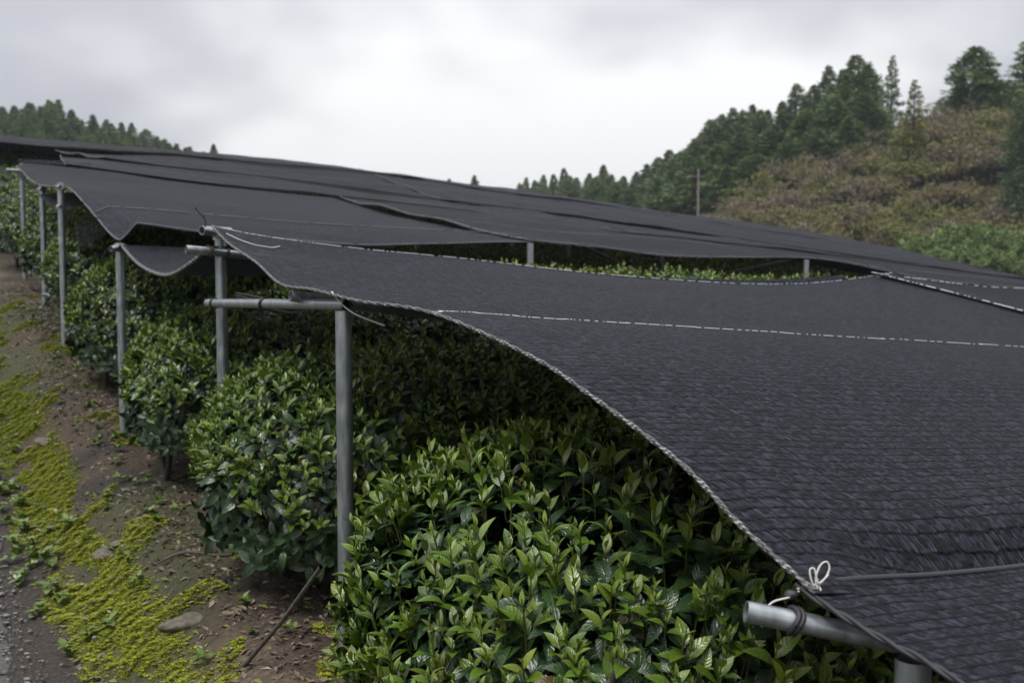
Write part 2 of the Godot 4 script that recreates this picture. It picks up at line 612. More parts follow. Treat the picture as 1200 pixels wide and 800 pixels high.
func lump(r: Vector3, seed_: float) -> ArrayMesh:
	var sp := SphereMesh.new()
	sp.radius = 1
	sp.height = 2
	sp.radial_segments = 20
	sp.rings = 10
	var arr := sp.get_mesh_arrays()
	var st := begin()
	var vs: PackedVector3Array = arr[Mesh.ARRAY_VERTEX]
	for v in vs:
		var k := 1.0 + 0.55 * noise.get_noise_3d(v.x * 40 + seed_, v.y * 40, v.z * 40)
		st.add_vertex(Vector3(v.x * r.x, v.y * r.y, v.z * r.z) * k)
	for i in arr[Mesh.ARRAY_INDEX]: st.add_index(i)
	st.generate_normals()
	return st.commit()

func build_stones() -> void:
	for a in [[3.75, -0.33, 0.095, "flat pale stone bedded in the moss on the bank"], [5.62, -0.36, 0.085, "small tan stone in the bank beside two tufts of moss"], [2.7, -0.29, 0.1, "pale crumbly clod of earth beside a fallen stick"]]:
		var y := ground_y(a[0], a[1])
		var o := put("stone", lump(Vector3(a[2], a[2] * 0.26, a[2] * 0.7), a[0] * 50), M["stone"])
		o.position = pt(a[0], a[1], y - 0.011)
		o.rotation = Vector3(0.12, 0.5 + a[0], -0.2)
		tag(o, a[3], "stone")
	var p := []
	for k in 7:
		var f := k / 6.0
		var s := lerpf(3.25, 3.05, f)
		var t := lerpf(-0.26, 0.02, f)
		p.append(pt(s, t, ground_y(s, t) + 0.014 + 0.008 * sin(f * 7)))
	var sk := put("fallen_stick", tube(p, [0.004, 0.007, 0.007, 0.006, 0.006, 0.005, 0.003], 7), M["weathered_wood"])
	tag(sk, "dead grey stick lying flat across the soil of the bank", "stick")
	var a0 := pt(2.18, -0.24, ground_y(2.18, -0.24) + 0.004)
	var a1 := pt(1.72, -0.16, -0.78)
	var pole := put("cut_stem", tube([a0, a0.lerp(a1, 0.5) + Vector3(0.01, 0, 0), a1], [0.0075, 0.007, 0.006], 8), M["weathered_wood"])
	tag(pole, "thin grey stick leaning from the soil into the big front tea hedge", "stick")

# ---------------------------------------------------------------- leaves and shoots
func leaf_into(st: SurfaceTool, tr: Transform3D, L: float, W: float, fold: float, curl: float, c: Color) -> void:
	# a leaf along +z of tr, upper side +y
	var n := 5
	var rows := []
	for i in n + 1:
		var k := float(i) / n
		var w := W * 0.5 * pow(sin(PI * pow(k, 0.82)), 0.85) if i > 0 and i < n else 0.0006
		var y := -curl * L * k * k + 0.06 * L * sin(k * PI)
		rows.append([Vector3(-w, y + fold * w, L * k), Vector3(0, y, L * k), Vector3(w, y + fold * w, L * k), k])
	for i in n:
		for side in 2:
			var a0: Vector3 = rows[i][side]
			var a1: Vector3 = rows[i][side + 1]
			var b0: Vector3 = rows[i + 1][side]
			var b1: Vector3 = rows[i + 1][side + 1]
			var u0 := side * 0.5
			var vs := [[a0, u0, i], [b0, u0, i + 1], [b1, u0 + 0.5, i + 1], [a0, u0, i], [b1, u0 + 0.5, i + 1], [a1, u0 + 0.5, i]]
			for v in vs:
				st.set_color(c)
				st.set_uv(Vector2(v[1], float(v[2]) / n))
				st.add_vertex(tr * v[0])

func aim(az: float, lean: float, at: Vector3) -> Transform3D:
	# z of the result leaves +y by the angle lean towards az
	var d := Vector3(sin(lean) * cos(az), cos(lean), sin(lean) * sin(az))
	var x := Vector3(sin(az), 0, -cos(az))
	return Transform3D(Basis(x, d.cross(x), d), at)

var shoot_spec := []       # per variant: list of [transform, L, W, fold, curl, tint]
var shoot_mesh := []
var shoot_stem := []
var shoot_leaves := []
var cluster_mesh := []

func make_shoots() -> void:
	for v in 5:
		var spec := []
		var H := rnd(0.045, 0.07)
		var az := rnd(0, TAU)
		var n := 4
		for k in n:
			var f := float(k) / (n - 1)
			var L := lerpf(0.060, 0.026, f) * rnd(0.85, 1.15)
			var lean := lerpf(1.08, 0.28, f) + rnd(-0.16, 0.16)
			spec.append([aim(az, lean, Vector3(0, H * (0.22 + 0.78 * f), 0)), L, L * lerpf(0.50, 0.36, f), rnd(0.2, 0.45), rnd(0.0, 0.24) * (1.0 - 0.6 * f), f])
			az += 2.4 + rnd(-0.25, 0.25)
		shoot_spec.append(spec)
		var all := begin()
		var leaves := []
		for q in spec:
			var c := Color(0.125, 0.218, 0.027).lerp(Color(0.27, 0.375, 0.046), q[5])
			leaf_into(all, q[0], q[1], q[2], q[3], q[4], c)
			var one := begin()
			leaf_into(one, Transform3D.IDENTITY, q[1], q[2], q[3], q[4], c)
			one.generate_normals()
			leaves.append([q[0], one.commit()])
		var st := begin()
		st.set_color(Color(0.12, 0.155, 0.035))
		tube_into(st, [Vector3(0, -0.06, 0), Vector3(0.002, H * 0.5, 0.001), Vector3(0, H + 0.012, 0)], [0.0019, 0.0016, 0.0007], 4)
		var stem := st.commit()
		all.generate_normals()
		var joined := all.commit()
		var both := begin()
		both.append_from(joined, 0, Transform3D.IDENTITY)
		both.append_from(stem, 0, Transform3D.IDENTITY)
		shoot_mesh.append(both.commit())
		shoot_stem.append(stem)
		shoot_leaves.append(leaves)
	for v in 4:
		var st := begin()
		var az := rnd(0, TAU)
		for k in 5:
			var L := rnd(0.055, 0.082)
			leaf_into(st, aim(az, rnd(0.95, 1.65), Vector3(rnd(-0.015, 0.015), rnd(-0.05, 0.01), rnd(-0.015, 0.015))), L, L * rnd(0.40, 0.47), rnd(0.1, 0.4), rnd(0.2, 0.5), Color.WHITE)
			az += 2.4
		st.generate_normals()
		cluster_mesh.append(st.commit())

# ---------------------------------------------------------------- tea hedges
func hedge_point(sc: float, te: float, w: float, h: float, t: float, th: float) -> Array:
	# th runs -1.9 .. 1.9 round the section from the downhill side over the top; returns [s, t, height, normal]
	var k := 1.0
	var cap := 0.75
	var q := (te + cap - t) / cap
	if q > 0: k = pow(maxf(0.0, 1.0 - pow(q, 2.3)), 1 / 2.3)
	var a := sin(th)
	var b := cos(th)
	var ds := w * k * signf(a) * pow(absf(a), 0.82)
	var hh := h * (0.46 + 0.54 * k * signf(b) * pow(absf(b), 0.72)) if b > 0 else h * (0.46 - 0.46 * pow(absf(b), 0.9))
	var n := Vector3(signf(a) * pow(absf(a), 1.1) / w, 0, 0)
	var out_t := -pow(maxf(q, 0.0), 1.7) / cap
	var nn := Vector3(n.x, (b / (h * 0.55)) if b > 0 else b * 0.5, out_t)       # s, up, t
	nn = nn.normalized()
	return [sc + ds, t, hh, nn]

func field_dir(v: Vector3) -> Vector3:     # (s, up, t) -> world
	return Vector3(-0.5294 * v.x + 0.8484 * v.z, v.y, -(0.8484 * v.x + 0.5294 * v.z))

func build_hedge(index: int, sc: float, te: float, t_max: float, w: float, h: float, dens: float, picked: int, label: String, group := "") -> void:
	var at := pt(sc, te + 0.6, ground_y(sc, te + 0.6))
	var o := base("tea_hedge", at)
	tag(o, label, "tea hedge", group)
	var cams := Vector3(0, EYE, 0)
	# stems
	for k in 9:
		var t := te + 0.25 + 0.3 * k + rnd(-0.08, 0.08)
		var s0 := sc + rnd(-0.12, 0.12)
		for b in 2:
			var s1 := sc + (b * 2 - 1) * rnd(0.15, 0.5)
			var t1 := t + rnd(-0.2, 0.2)
			var g := ground_y(s0, t)
			put("stem", tube([pt(s0, t, g - 0.03) - at, pt(lerpf(s0, s1, 0.25), t, g + 0.16) - at, pt(lerpf(s0, s1, 0.8), t1, g + 0.36) - at, pt(s1, t1, g + h * 0.72) - at], [0.017, 0.014, 0.010, 0.005], 6), M["tea_stem"], o)
	# mature leaves, several layers deep
	var pl := [[], [], [], []]
	var cs := [[], [], [], []]
	var sh := [[], [], [], [], []]
	var sc_ := [[], [], [], [], []]
	var cand := []
	var t_from := te
	while t_from < t_max:
		var near := t_from < 2.6
		var step := 0.4
		var area := step * (2.0 * w + 1.5 * h) * (1.0 if index == 0 else 1.3)
		var coarse := 1.9 if t_from > 7.0 else 1.0
		var n_old := int(area * dens * (1.0 if near else 0.55 / coarse / coarse) * 620)
		var n_new := int(area * dens * (1.0 if near else 0.6 / coarse / coarse) * 350)
		for k in n_old + n_new:
			var fresh := k >= n_old
			var t := t_from + rng.randf() * step
			if t - te < 0.75 and rng.randf() < 0.5: t = te + 0.75 * pow(rng.randf(), 2.2)
			var th := rnd(-1.7, 1.7) if fresh else rnd(-2.05, 2.05)
			var q := hedge_point(sc, te, w, h, t, th)
			var nn: Vector3 = q[3]
			var bump := 0.045 * noise.get_noise_2d(q[0] * 70 + index * 40, q[1] * 70) + 0.03 * noise.get_noise_2d(q[0] * 200, q[1] * 200 + index * 9)
			var depth := (rnd(-0.05, 0.012) + bump) if fresh else (bump - 0.17 * pow(rng.randf(), 1.4) - 0.015)
			var s: float = q[0] + nn.x * depth
			var tt: float = q[1] + nn.z * depth
			var y: float = q[2] + nn.y * depth
			if y < 0.05: continue
			if fresh and y < 0.24 and rng.randf() < 0.75: continue
			var pos := pt(s, tt, ground_y(s, tt) + y) - at
			# shoots stand up, mature leaves face outwards
			var dir := field_dir((nn * (0.55 if fresh else 1.0) + Vector3(0, 0.75 if fresh else 0.1, 0) + Vector3(rnd(-1, 1), rnd(-1, 1), rnd(-1, 1)) * (0.16 if fresh else 0.35)).normalized())
			var x := dir.cross(Vector3(rnd(-1, 1), rnd(-0.2, 0.2), rnd(-1, 1))).normalized()
			var size := (rnd(0.7, 1.2) if fresh else rnd(0.75, 1.2)) * (1.0 if index == 0 else 0.87)
			var bs := Basis(x, dir, x.cross(dir)).scaled(Vector3.ONE * size * coarse)
			var tr := Transform3D(bs, pos)
			if fresh:
				var v := rng.randi() % 5
				var tint := rnd(0.55, 1.2)
				var col := Color(tint * rnd(0.85, 1.12), tint, tint * rnd(0.8, 1.3))
				var wp := pos + at
				var to := cams - wp
				var facing := to.normalized().dot(field_dir(nn))
				var u := wp.x / -wp.z
				var vv := (EYE - wp.y) / -wp.z
				if picked > 0 and facing > 0.12 and wp.z < -1 and u > -0.5 and u < 0.3 and vv < 0.41 and y > 0.3:
					cand.append([to.length() / (0.5 + facing), v, tr])
				else:
					sh[v].append(tr)
					sc_[v].append(col)
			else:
				var v := rng.randi() % 4
				pl[v].append(tr)
				var c := Color(0.020, 0.050, 0.019).lerp(Color(0.045, 0.098, 0.025), pow(rng.randf(), 1.6)) * rnd(0.8, 1.15)
				if rng.randf() < 0.012: c = Color(0.12, 0.10, 0.03)
				cs[v].append(c)
		t_from += step
	cand.sort_custom(func(a, b): return a[0] < b[0])
	for k in cand.size():
		var e: Array = cand[k]
		if k < picked:
			var r := Node3D.new()
			r.name = "shoot"
			o.add_child(r, true)
			r.transform = e[2]
			put("stem", shoot_stem[e[1]], M["young_leaf"], r)
			for lf in shoot_leaves[e[1]]:
				put("leaf", lf[1], M["young_leaf"], r).transform = lf[0]
		else:
			var tint := rnd(0.55, 1.2)
			sh[e[1]].append(e[2])
			sc_[e[1]].append(Color(tint * rnd(0.85, 1.12), tint, tint * rnd(0.8, 1.3)))
	for v in 4: scatter("mature_leaves", cluster_mesh[v], M["mature_leaf"], pl[v], cs[v], "", "", o)
	for v in 5: scatter("young_shoots", shoot_mesh[v], M["young_leaf"], sh[v], sc_[v], "", "", o)

# ---------------------------------------------------------------- trees and shrubs
func spray(st: SurfaceTool, c: Vector3, out: Vector3, size: float, n: int, col: Color) -> void:
	for k in n:
		var d := (out * 0.9 + Vector3(rnd(-1, 1), rnd(-0.8, 0.8), rnd(-1, 1))).normalized()
		var e := d.cross(Vector3(rnd(-1, 1), rnd(-1, 1), rnd(-1, 1))).normalized()
		var p := c + Vector3(rnd(-1, 1), rnd(-1, 1), rnd(-1, 1)) * size * 0.7
		var L := size * rnd(0.6, 1.3)
		var cc := col * rnd(0.75, 1.25)
		for v in [p - e * L * 0.2, p + e * L * 0.2, p + d * L]:
			st.set_color(cc)
			st.add_vertex(v)

func conifer(H: float, R: float, dense: float, power: float, c0: Color, c1: Color) -> Array:
	var st := begin()
	var br := begin()
	tube_into(br, [Vector3.ZERO, Vector3(0.05, H * 0.4, 0), Vector3(0, H * 0.97, 0)], [H * 0.02, H * 0.013, H * 0.002], 7)
	var n := int(150 * dense)
	for k in n:
		var f := pow((k + rng.randf()) / n, 0.9)
		var y := H * (0.08 + 0.92 * f)
		var az := k * 2.4 + rnd(-0.4, 0.4)
		var lump_ := 0.78 + 0.8 * noise.get_noise_2d(cos(az) * 40 + H * 100, f * 160 + sin(az) * 40)
		var L := R * pow(1.0 - f, power) * lump_ * rnd(0.75, 1.12) + 0.12
		var d := Vector3(cos(az), rnd(-0.18, 0.30), sin(az))
		if L > 0.6: tube_into(br, [Vector3(0, y, 0), Vector3(0, y, 0) + d * L * 0.8], [0.035, 0.012], 3, false)
		var tone := rng.randf()
		var col := c0.lerp(c1, tone * tone)
		for j in 5:
			var r := lerpf(0.35, 1.0, (j + rng.randf()) / 5.0)
			var p := Vector3(0, y, 0) + d * L * r + Vector3(0, -0.10 * L * r * r, 0)
			spray(st, p, (d + Vector3(0, 0.25, 0)).normalized(), 0.34 * (0.35 + 0.75 * pow(1.0 - f, 0.6)), 9, col)
	st.generate_normals()
	return [st.commit(), br.commit()]

func shrub(H: float, R: float, twigs: int, leaves: int, c0: Color, c1: Color, lsize: float) -> Array:
	var br := begin()
	var st := begin()
	for k in twigs:
		var az := rnd(0, TAU)
		var lean := pow(rng.randf(), 0.6)
		var d := Vector3(cos(az) * lean * R, H * rnd(0.65, 1.0) * (1.0 - 0.35 * lean), sin(az) * lean * R)
		var mid := d * 0.5 + Vector3(0, H * 0.12, 0)
		tube_into(br, [Vector3(rnd(-0.1, 0.1), -0.1, rnd(-0.1, 0.1)), mid, d], [0.022, 0.014, 0.005], 3, false)
		for b in 3:
			var f := rnd(0.3, 0.9)
			var p := mid.lerp(d, f)
			var e := p + Vector3(rnd(-1, 1), rnd(0, 0.9), rnd(-1, 1)) * 0.45
			tube_into(br, [p, e], [0.009, 0.003], 3, false)
			for j in leaves:
				var q := p.lerp(e, rnd(0.2, 1.1))
				spray(st, q, (e - p).normalized(), lsize, 3, c0.lerp(c1, rng.randf()))
	st.generate_normals()
	return [st.commit(), br.commit()]

func hill_y(x: float, z: float) -> float:     # right-hand hill, relative to the eye; z is distance ahead
	var top := table([-40.0, -8.0, 0.0, 10.0, 17.0, 26.0, 34.0, 43.0, 80.0, 200.0], [-6.0, -1.0, 1.2, 3.2, 6.6, 9.2, 11.2, 12.2, 12.5, 12.0], x)
	var k := smoothstep(44.0, 80.0, z)
	return lerpf(-5.0, top, k) + 0.8 * noise.get_noise_2d(x * 4, z * 4) * k + 2.5 * smoothstep(85.0, 130.0, z) * smoothstep(20.0, 60.0, x)

func far_hill_y(x: float, z: float) -> float:
	var top := table([-160.0, -90.0, -58.0, -45.0, -36.0, -28.0, 0.0, 40.0], [20.0, 16.0, 11.5, 9.0, 6.2, 4.0, 0.5, -1.0], x)
	return lerpf(-6.0, top, smoothstep(60.0, 105.0, z)) + 1.0 * noise.get_noise_2d(x * 3, z * 3)

func build_hill(called: String, f: Callable, x0: float, x1: float, z0: float, z1: float, c0: Color, c1: Color, label: String) -> void:
	var st := begin()
	var n := 70
	for i in n + 1:
		for j in n + 1:
			var x := lerpf(x0, x1, float(i) / n)
			var z := lerpf(z0, z1, float(j) / n)
			st.set_color(c0.lerp(c1, clampf(0.5 + 1.2 * noise.get_noise_2d(x * 12, z * 12), 0, 1)))
			st.add_vertex(Vector3(x, f.call(x, z) + EYE, -z))
	for i in n:
		for j in n:
			var a := i * (n + 1) + j
			for k in [a, a + n + 1, a + n + 2, a, a + n + 2, a + 1]: st.add_index(k)
	st.generate_normals()
	var o := put(called, st.commit(), M["soil"])
	o.set_meta("kind", "structure")
	o.set_meta("label", label)

func plant(called: String, made: Array, crown_called: String, stem_called: String, at: Vector3, size: Vector3, label: String, category: String, group: String) -> void:
	var o := base(called, at)
	o.rotation.y = rnd(0, TAU)
	o.scale = size
	put(crown_called, made[0], M["far_foliage"], o)
	put(stem_called, made[1], M["tea_stem"], o)
	tag(o, label, category, group)

# ---------------------------------------------------------------- nets
const T1 := [[0.25, 0.66, 1.54, 2.5, 3.5, 5.47, 6.84, 8.37, 10.1, 14.0, 22.0, 40.0], [1.22, 1.193, 1.114, 1.05, 1.012, 0.887, 0.747, 0.665, 0.56, 0.31, -0.28, -2.0]]
const T2 := [[1.3, 2.4, 3.65, 5.6, 7.7, 9.35, 10.9, 14.1, 17.0, 20.5, 22.2, 40.0], [1.728, 1.64, 1.585, 1.443, 1.305, 1.2, 1.076, 0.834, 0.59, 0.33, 0.172, -1.7]]
const T3 := [[-4.0, 0.5, 1.8, 3.2, 5.6, 7.25, 8.8, 10.7, 13.3, 17.76, 21.5, 23.2, 40.0], [2.5, 2.25, 2.215, 2.235, 2.171, 2.14, 2.039, 1.895, 1.735, 1.34, 1.043, 0.905, -1.0]]
const T4 := [[-4.0, 0.8, 2.4, 4.1, 5.95, 8.87, 10.97, 13.8, 17.3, 20.7, 23.7, 27.9, 30.7, 36.05, 50.0], [3.1, 2.913, 2.86, 2.84, 2.81, 2.664, 2.531, 2.343, 2.07, 1.863, 1.635, 1.167, 0.853, 0.165, -1.6]]

func strip(label: String, sa: float, ta: Array, lift_a: float, sb: float, tb: Array, t0a: float, t0b: float, t1: float, sag: float, ni := 12, nj := 60) -> Node3D:
	var grid := []
	for i in 5:
		var f := i / 4.0
		var row := []
		for j in 10:
			var t := lerpf(lerpf(t0a, t0b, f), t1, pow(j / 9.0, 1.25))
			var ya := table(ta[0], ta[1], t) + lift_a
			var yb := table(tb[0], tb[1], t)
			row.append(Vector3(lerpf(sa, sb, f), t, lerpf(ya, yb, f) - sag * sin(f * TAU) * sin(f * TAU) - 0.02 * absf(sin(t * 1.08 + sa)) * (1.0 - absf(f * 2 - 1))))
		grid.append(row)
	var r := net("shade_net", grid, ni * 3, nj * 3, 0.034, label, "shade nets stretched over the tea rows")
	var rows: Array = r[1]
	var hem := begin()
	tube_into(hem, world_line(rows[0]), 0.007, 5)
	put("hem", hem.commit(), M["black_strap"], r[0])
	var edge := []
	for q in rows: edge.append(q[0])
	thread(world_line(spline(edge, 30), 0.006), 0.006, 0.05, "edge_thread", M["grey_thread"], r[0])
	var mid := []
	for q in rows[int(ni * 1.5)]: mid.append(q)
	thread(world_line(spline(mid, 160), 0.008), 0.0035, 0.12, "seam_thread", M["grey_thread"], r[0])
	return r[0]

func build_nets() -> void:
	var tc := [0.0, 0.15, 0.35, 0.7, 1.2, 2.0, 3.0, 3.7, 4.35]
	var G := [
		row_of(0.13, tc, [-0.449, -0.482, -0.55, -0.61, -0.67, -0.74, -0.79, -0.82, -0.85]),
		row_of(0.21, tc, [-0.415, -0.447, -0.51, -0.565, -0.62, -0.69, -0.75, -0.78, -0.81]),
		row_of(0.29, tc, [-0.378, -0.395, -0.425, -0.46, -0.50, -0.56, -0.62, -0.65, -0.68]),
		row_of(0.44, tc, [-0.312, -0.328, -0.355, -0.39, -0.43, -0.485, -0.56, -0.59, -0.61]),
		row_of(0.68, tc, [-0.227, -0.24, -0.26, -0.295, -0.335, -0.39, -0.45, -0.48, -0.50]),
		row_of(0.92, tc, [-0.156, -0.165, -0.18, -0.21, -0.245, -0.30, -0.355, -0.39, -0.41]),
		row_of(1.37, tc, [-0.078, -0.085, -0.10, -0.126, -0.16, -0.215, -0.285, -0.32, -0.33]),
		row_of(1.75, tc, [-0.055, -0.09, -0.125, -0.16, -0.185, -0.225, -0.27, -0.29, -0.29]),
		row_of(2.10, tc, [-0.026, -0.07, -0.11, -0.14, -0.16, -0.19, -0.22, -0.235, -0.22]),
		row_of(2.40, tc, [-0.009, -0.03, -0.05, -0.075, -0.095, -0.13, -0.165, -0.17, -0.155]),
		row_of(2.75, tc, [0.068, 0.05, 0.03, 0.005, -0.02, -0.06, -0.095, -0.10, -0.07]),
		row_of(3.10, tc, [0.15, 0.13, 0.105, 0.08, 0.055, 0.005, -0.035, -0.035, 0.0]),
		row_of(3.33, tc, [0.228, 0.2, 0.175, 0.142, 0.106, 0.038, -0.014, -0.006, 0.055])]
	for i in [7, 8, 9]: G[i][0].y = -0.03
	for i in 3: G[i][0].y = -0.018
	var r := net("shade_net", G, 250, 330, 0.006, "large black woven net in front, with a white stitched seam across it", "shade nets stretched over the tea rows")
	var o: Node3D = r[0]
	var rows: Array = r[1]
	var edge := []
	for q in rows: edge.append(q[0])
	selvedge(world_line(edge, 0.002), 0.0032, o)
	thread(world_line(spline(rows[249], 700), 0.005), 0.0015, 0.2, "hem_thread", M["thread"], o)
	var seam := []
	for k in 900:
		var f := k / 899.0
		var at := f * 328.0
		var a: Vector3 = rows[125 + int(round(0.7 * sin(f * 20)))][int(at)]
		var b: Vector3 = rows[125 + int(round(0.7 * sin(f * 20)))][int(at) + 1]
		seam.append(a.lerp(b, at - int(at)))
	thread(world_line(seam, 0.004), 0.0011, 0.2, "seam_thread", M["thread"], o)
	# loose thread on the far corner
	var lt := []
	for k in 40:
		var f := k / 39.0
		lt.append(rows[240 - int(10 * sin(f * 2.6))][int(12 + f * 50)])
	thread(world_line(lt, 0.006), 0.0015, 0.0, "loose_thread", M["thread"], o)
	# next piece along the row
	var td := [4.16, 4.6, 5.4, 6.5, 8.0]
	G = [
		row_of(0.13, td, [-0.75, -0.77, -0.82, -0.9, -1.0]),
		row_of(0.68, td, [-0.48, -0.51, -0.56, -0.64, -0.74]),
		row_of(1.37, td, [-0.315, -0.335, -0.39, -0.46, -0.56]),
		row_of(2.10, td, [-0.21, -0.24, -0.29, -0.36, -0.45]),
		row_of(2.75, td, [-0.07, -0.11, -0.17, -0.23, -0.32]),
		row_of(3.33, td, [0.055, 0.02, -0.035, -0.06, -0.14])]
	r = net("shade_net", G, 60, 60, 0.006, "black net overlapping the large front net along a white-edged line", "shade nets stretched over the tea rows")
	rows = r[1]
	edge = []
	for q in rows: edge.append(q[0])
	thread(world_line(spline(edge, 400), 0.006), 0.0026, 0.3, "edge_thread", M["thread"], r[0])
	thread(world_line(spline(rows[59], 300), 0.006), 0.0025, 0.25, "hem_thread", M["thread"], r[0])
	# the piece below the tied corner
	var te := [0.0, 0.12, 0.35, 0.7, 1.4, 2.5, 4.3]
	G = [
		row_of(-2.2, te, [-0.90, -0.92, -0.95, -0.99, -1.05, -1.13, -1.26]),
		row_of(-1.2, te, [-0.73, -0.75, -0.78, -0.82, -0.88, -0.96, -1.08]),
		row_of(-0.5, te, [-0.60, -0.625, -0.66, -0.7, -0.76, -0.84, -0.95]),
		row_of(-0.1, te, [-0.502, -0.52, -0.55, -0.59, -0.645, -0.72, -0.83]),
		row_of(0.0, te, [-0.485, -0.503, -0.53, -0.565, -0.62, -0.69, -0.8]),
		row_of(0.08, te, [-0.470, -0.486, -0.512, -0.545, -0.595, -0.665, -0.77]),
		row_of(0.165, te, [-0.450, -0.462, -0.490, -0.520, -0.56, -0.63, -0.73])]
	for row in G: row[0].y = -0.018
	r = net("shade_net", G, 110, 110, 0.004, "black net running down from the white tied bow, below the large net", "shade nets stretched over the tea rows")
	rows = r[1]
	edge = []
	for q in rows: edge.append(q[0])
	selvedge(world_line(edge, 0.002), 0.0034, r[0], 60.0, "black_strap")
	var hem := begin()
	tube_into(hem, world_line(rows[110], 0.003), 0.0055, 6)
	put("hem", hem.commit(), M["black_strap"], r[0])
	# hammock of slack net between the second and third posts, bunching up along the row
	var cs := [[0.0, [3.40, 3.67, 4.16, 4.75, 5.26], [0.147, 0.087, 0.033, 0.09, 0.215]], [0.45, [3.38, 3.65, 4.1, 4.7, 5.22], [0.13, 0.07, 0.025, 0.08, 0.2]], [1.0, [3.38, 3.5, 3.75, 4.05, 4.3], [0.07, 0.03, 0.0, 0.04, 0.13]], [1.6, [3.38, 3.45, 3.55, 3.68, 3.8], [0.03, 0.0, -0.02, 0.03, 0.105]], [2.4, [3.39, 3.43, 3.5, 3.55, 3.6], [-0.03, -0.05, -0.06, -0.01, 0.035]], [3.4, [3.39, 3.42, 3.47, 3.51, 3.55], [-0.06, -0.08, -0.09, -0.03, 0.012]], [4.1, [3.38, 3.41, 3.44, 3.47, 3.5], [0.0, -0.03, -0.04, 0.01, 0.045]]]
	G = []
	for i in 5:
		var row := []
		for c in cs: row.append(Vector3(c[1][i], c[0], c[2][i]))
		G.append(row)
	r = net("slack_net", G, 40, 70, 0.006, "slack black net sagging like a hammock between two posts")
	rows = r[1]
	edge = []
	for q in rows: edge.append(q[0])
	selvedge(world_line(edge), 0.006, r[0])
	# the block above: first piece, with its slack end tied down at the posts
	var tb := [0.0, 0.05, 0.09, 0.14, 0.48, 1.0, 1.5, 2.0, 2.81, 3.4]
	G = [
		row_of(5.28, tb, [0.236, 0.285, 0.332, 0.336, 0.298, 0.265, 0.241, 0.256, 0.285, 0.26]),
		row_of(5.50, tb, [0.27, 0.315, 0.352, 0.360, 0.34, 0.315, 0.30, 0.30, 0.315, 0.30]),
		row_of(5.80, tb, [0.345, 0.385, 0.415, 0.42, 0.41, 0.38, 0.36, 0.355, 0.35, 0.33]),
		row_of(6.57, tb, [0.55, 0.555, 0.56, 0.56, 0.545, 0.515, 0.49, 0.47, 0.45, 0.43]),
		row_of(7.25, tb, [0.70, 0.70, 0.695, 0.69, 0.665, 0.63, 0.60, 0.57, 0.54, 0.51]),
		row_of(8.30, tb, [0.79, 0.805, 0.82, 0.82, 0.80, 0.765, 0.735, 0.705, 0.67, 0.64]),
		row_of(8.97, tb, [0.866, 0.885, 0.90, 0.90, 0.885, 0.86, 0.835, 0.81, 0.775, 0.745]),
		row_of(9.70, tb, [0.99, 1.0, 1.01, 1.01, 1.0, 0.98, 0.955, 0.93, 0.89, 0.86]),
		row_of(10.55, tb, [1.18, 1.2, 1.21, 1.21, 1.2, 1.17, 1.12, 1.085, 1.045, 1.02])]
	r = net("shade_net", G, 90, 108, 0.012, "wide black net whose loose end is tied down to a row of posts", "shade nets stretched over the tea rows")
	rows = r[1]
	edge = []
	for q in rows: edge.append(q[0])
	thread(world_line(spline(edge, 260), 0.004), 0.005, 0.05, "edge_thread", M["grey_thread"], r[0])
	thread(world_line(spline(rows[28], 260), 0.008), 0.004, 0.1, "seam_thread", M["grey_thread"], r[0])
	thread(world_line(spline(rows[0], 200), 0.004), 0.004, 0.05, "hem_thread", M["grey_thread"], r[0])
	var tg := [2.81, 3.43, 4.1, 4.85, 5.73, 6.35, 6.8, 7.6, 9.07, 12.0, 16.0, 22.0]
	var yn := [0.300, 0.268, 0.21, 0.203, 0.208, 0.168, 0.108, 0.012, -0.07, -0.25, -0.5, -0.95]
	G = []
	for i in 7:
		var f := i / 6.0
		var row := []
		for k in tg.size():
			var t: float = tg[k] + 0.7 * f * maxf(0.0, 1.0 - k / 4.0)
			var yf := table(T1[0], T1[1], t) + 0.012
			var humps := 0.02 * cos(TAU * f * 3.0) - 0.02
			row.append(Vector3(lerpf(5.28, 10.55, f), t, lerpf(yn[k], yf, f) + humps * (0.4 + 0.6 * absf(sin(t * 1.08)))))
		G.append(row)
	r = net("shade_net", G, 50, 110, 0.012, "long black net lapped over the wide one with the tied-down end", "shade nets stretched over the tea rows")
	rows = r[1]
	edge = []
	for q in rows: edge.append(q[0])
	thread(world_line(spline(edge, 260), 0.008), 0.006, 0.05, "edge_thread", M["grey_thread"], r[0])
	thread(world_line(spline(rows[17], 300), 0.008), 0.004, 0.1, "seam_thread", M["grey_thread"], r[0])
	thread(world_line(spline(rows[0], 300), 0.004), 0.004, 0.05, "hem_thread", M["grey_thread"], r[0])
	# strips further up the slope
	strip("first narrow black net up the slope behind the tied-down wide net", 10.72, T1, 0.045, 14.15, T2, 0.5, 0.9, 8.8, 0.03)
	strip("black net continuing the first narrow strip down the rows", 10.74, T1, 0.055, 14.13, T2, 8.5, 8.8, 26.0, 0.03)
	strip("second narrow black net up the slope with a bunched knot at its end", 14.32, T2, 0.05, 17.68, T3, 1.5, 1.3, 7.2, 0.03)
	strip("black net continuing the second narrow strip down the rows", 14.34, T2, 0.06, 17.66, T3, 6.9, 7.2, 30.0, 0.03)
	strip("topmost black net along the crest, dark gap beneath its lower edge", 17.95, T3, 0.085, 21.4, T4, -3.5, -3.5, 8.4, 0.02)
	strip("black net continuing the topmost strip down the rows", 17.97, T3, 0.06, 21.38, T4, 8.2, 8.4, 44.0, 0.02)
	var ct := [-3.5, 0.0, 3.0, 6.0, 9.0, 12.0, 16.0, 20.0, 25.0, 31.0, 38.0, 44.0]  # added sheet behind the crest: keeps bright sky out of the gaps under the strips
	G = [[], [], []]
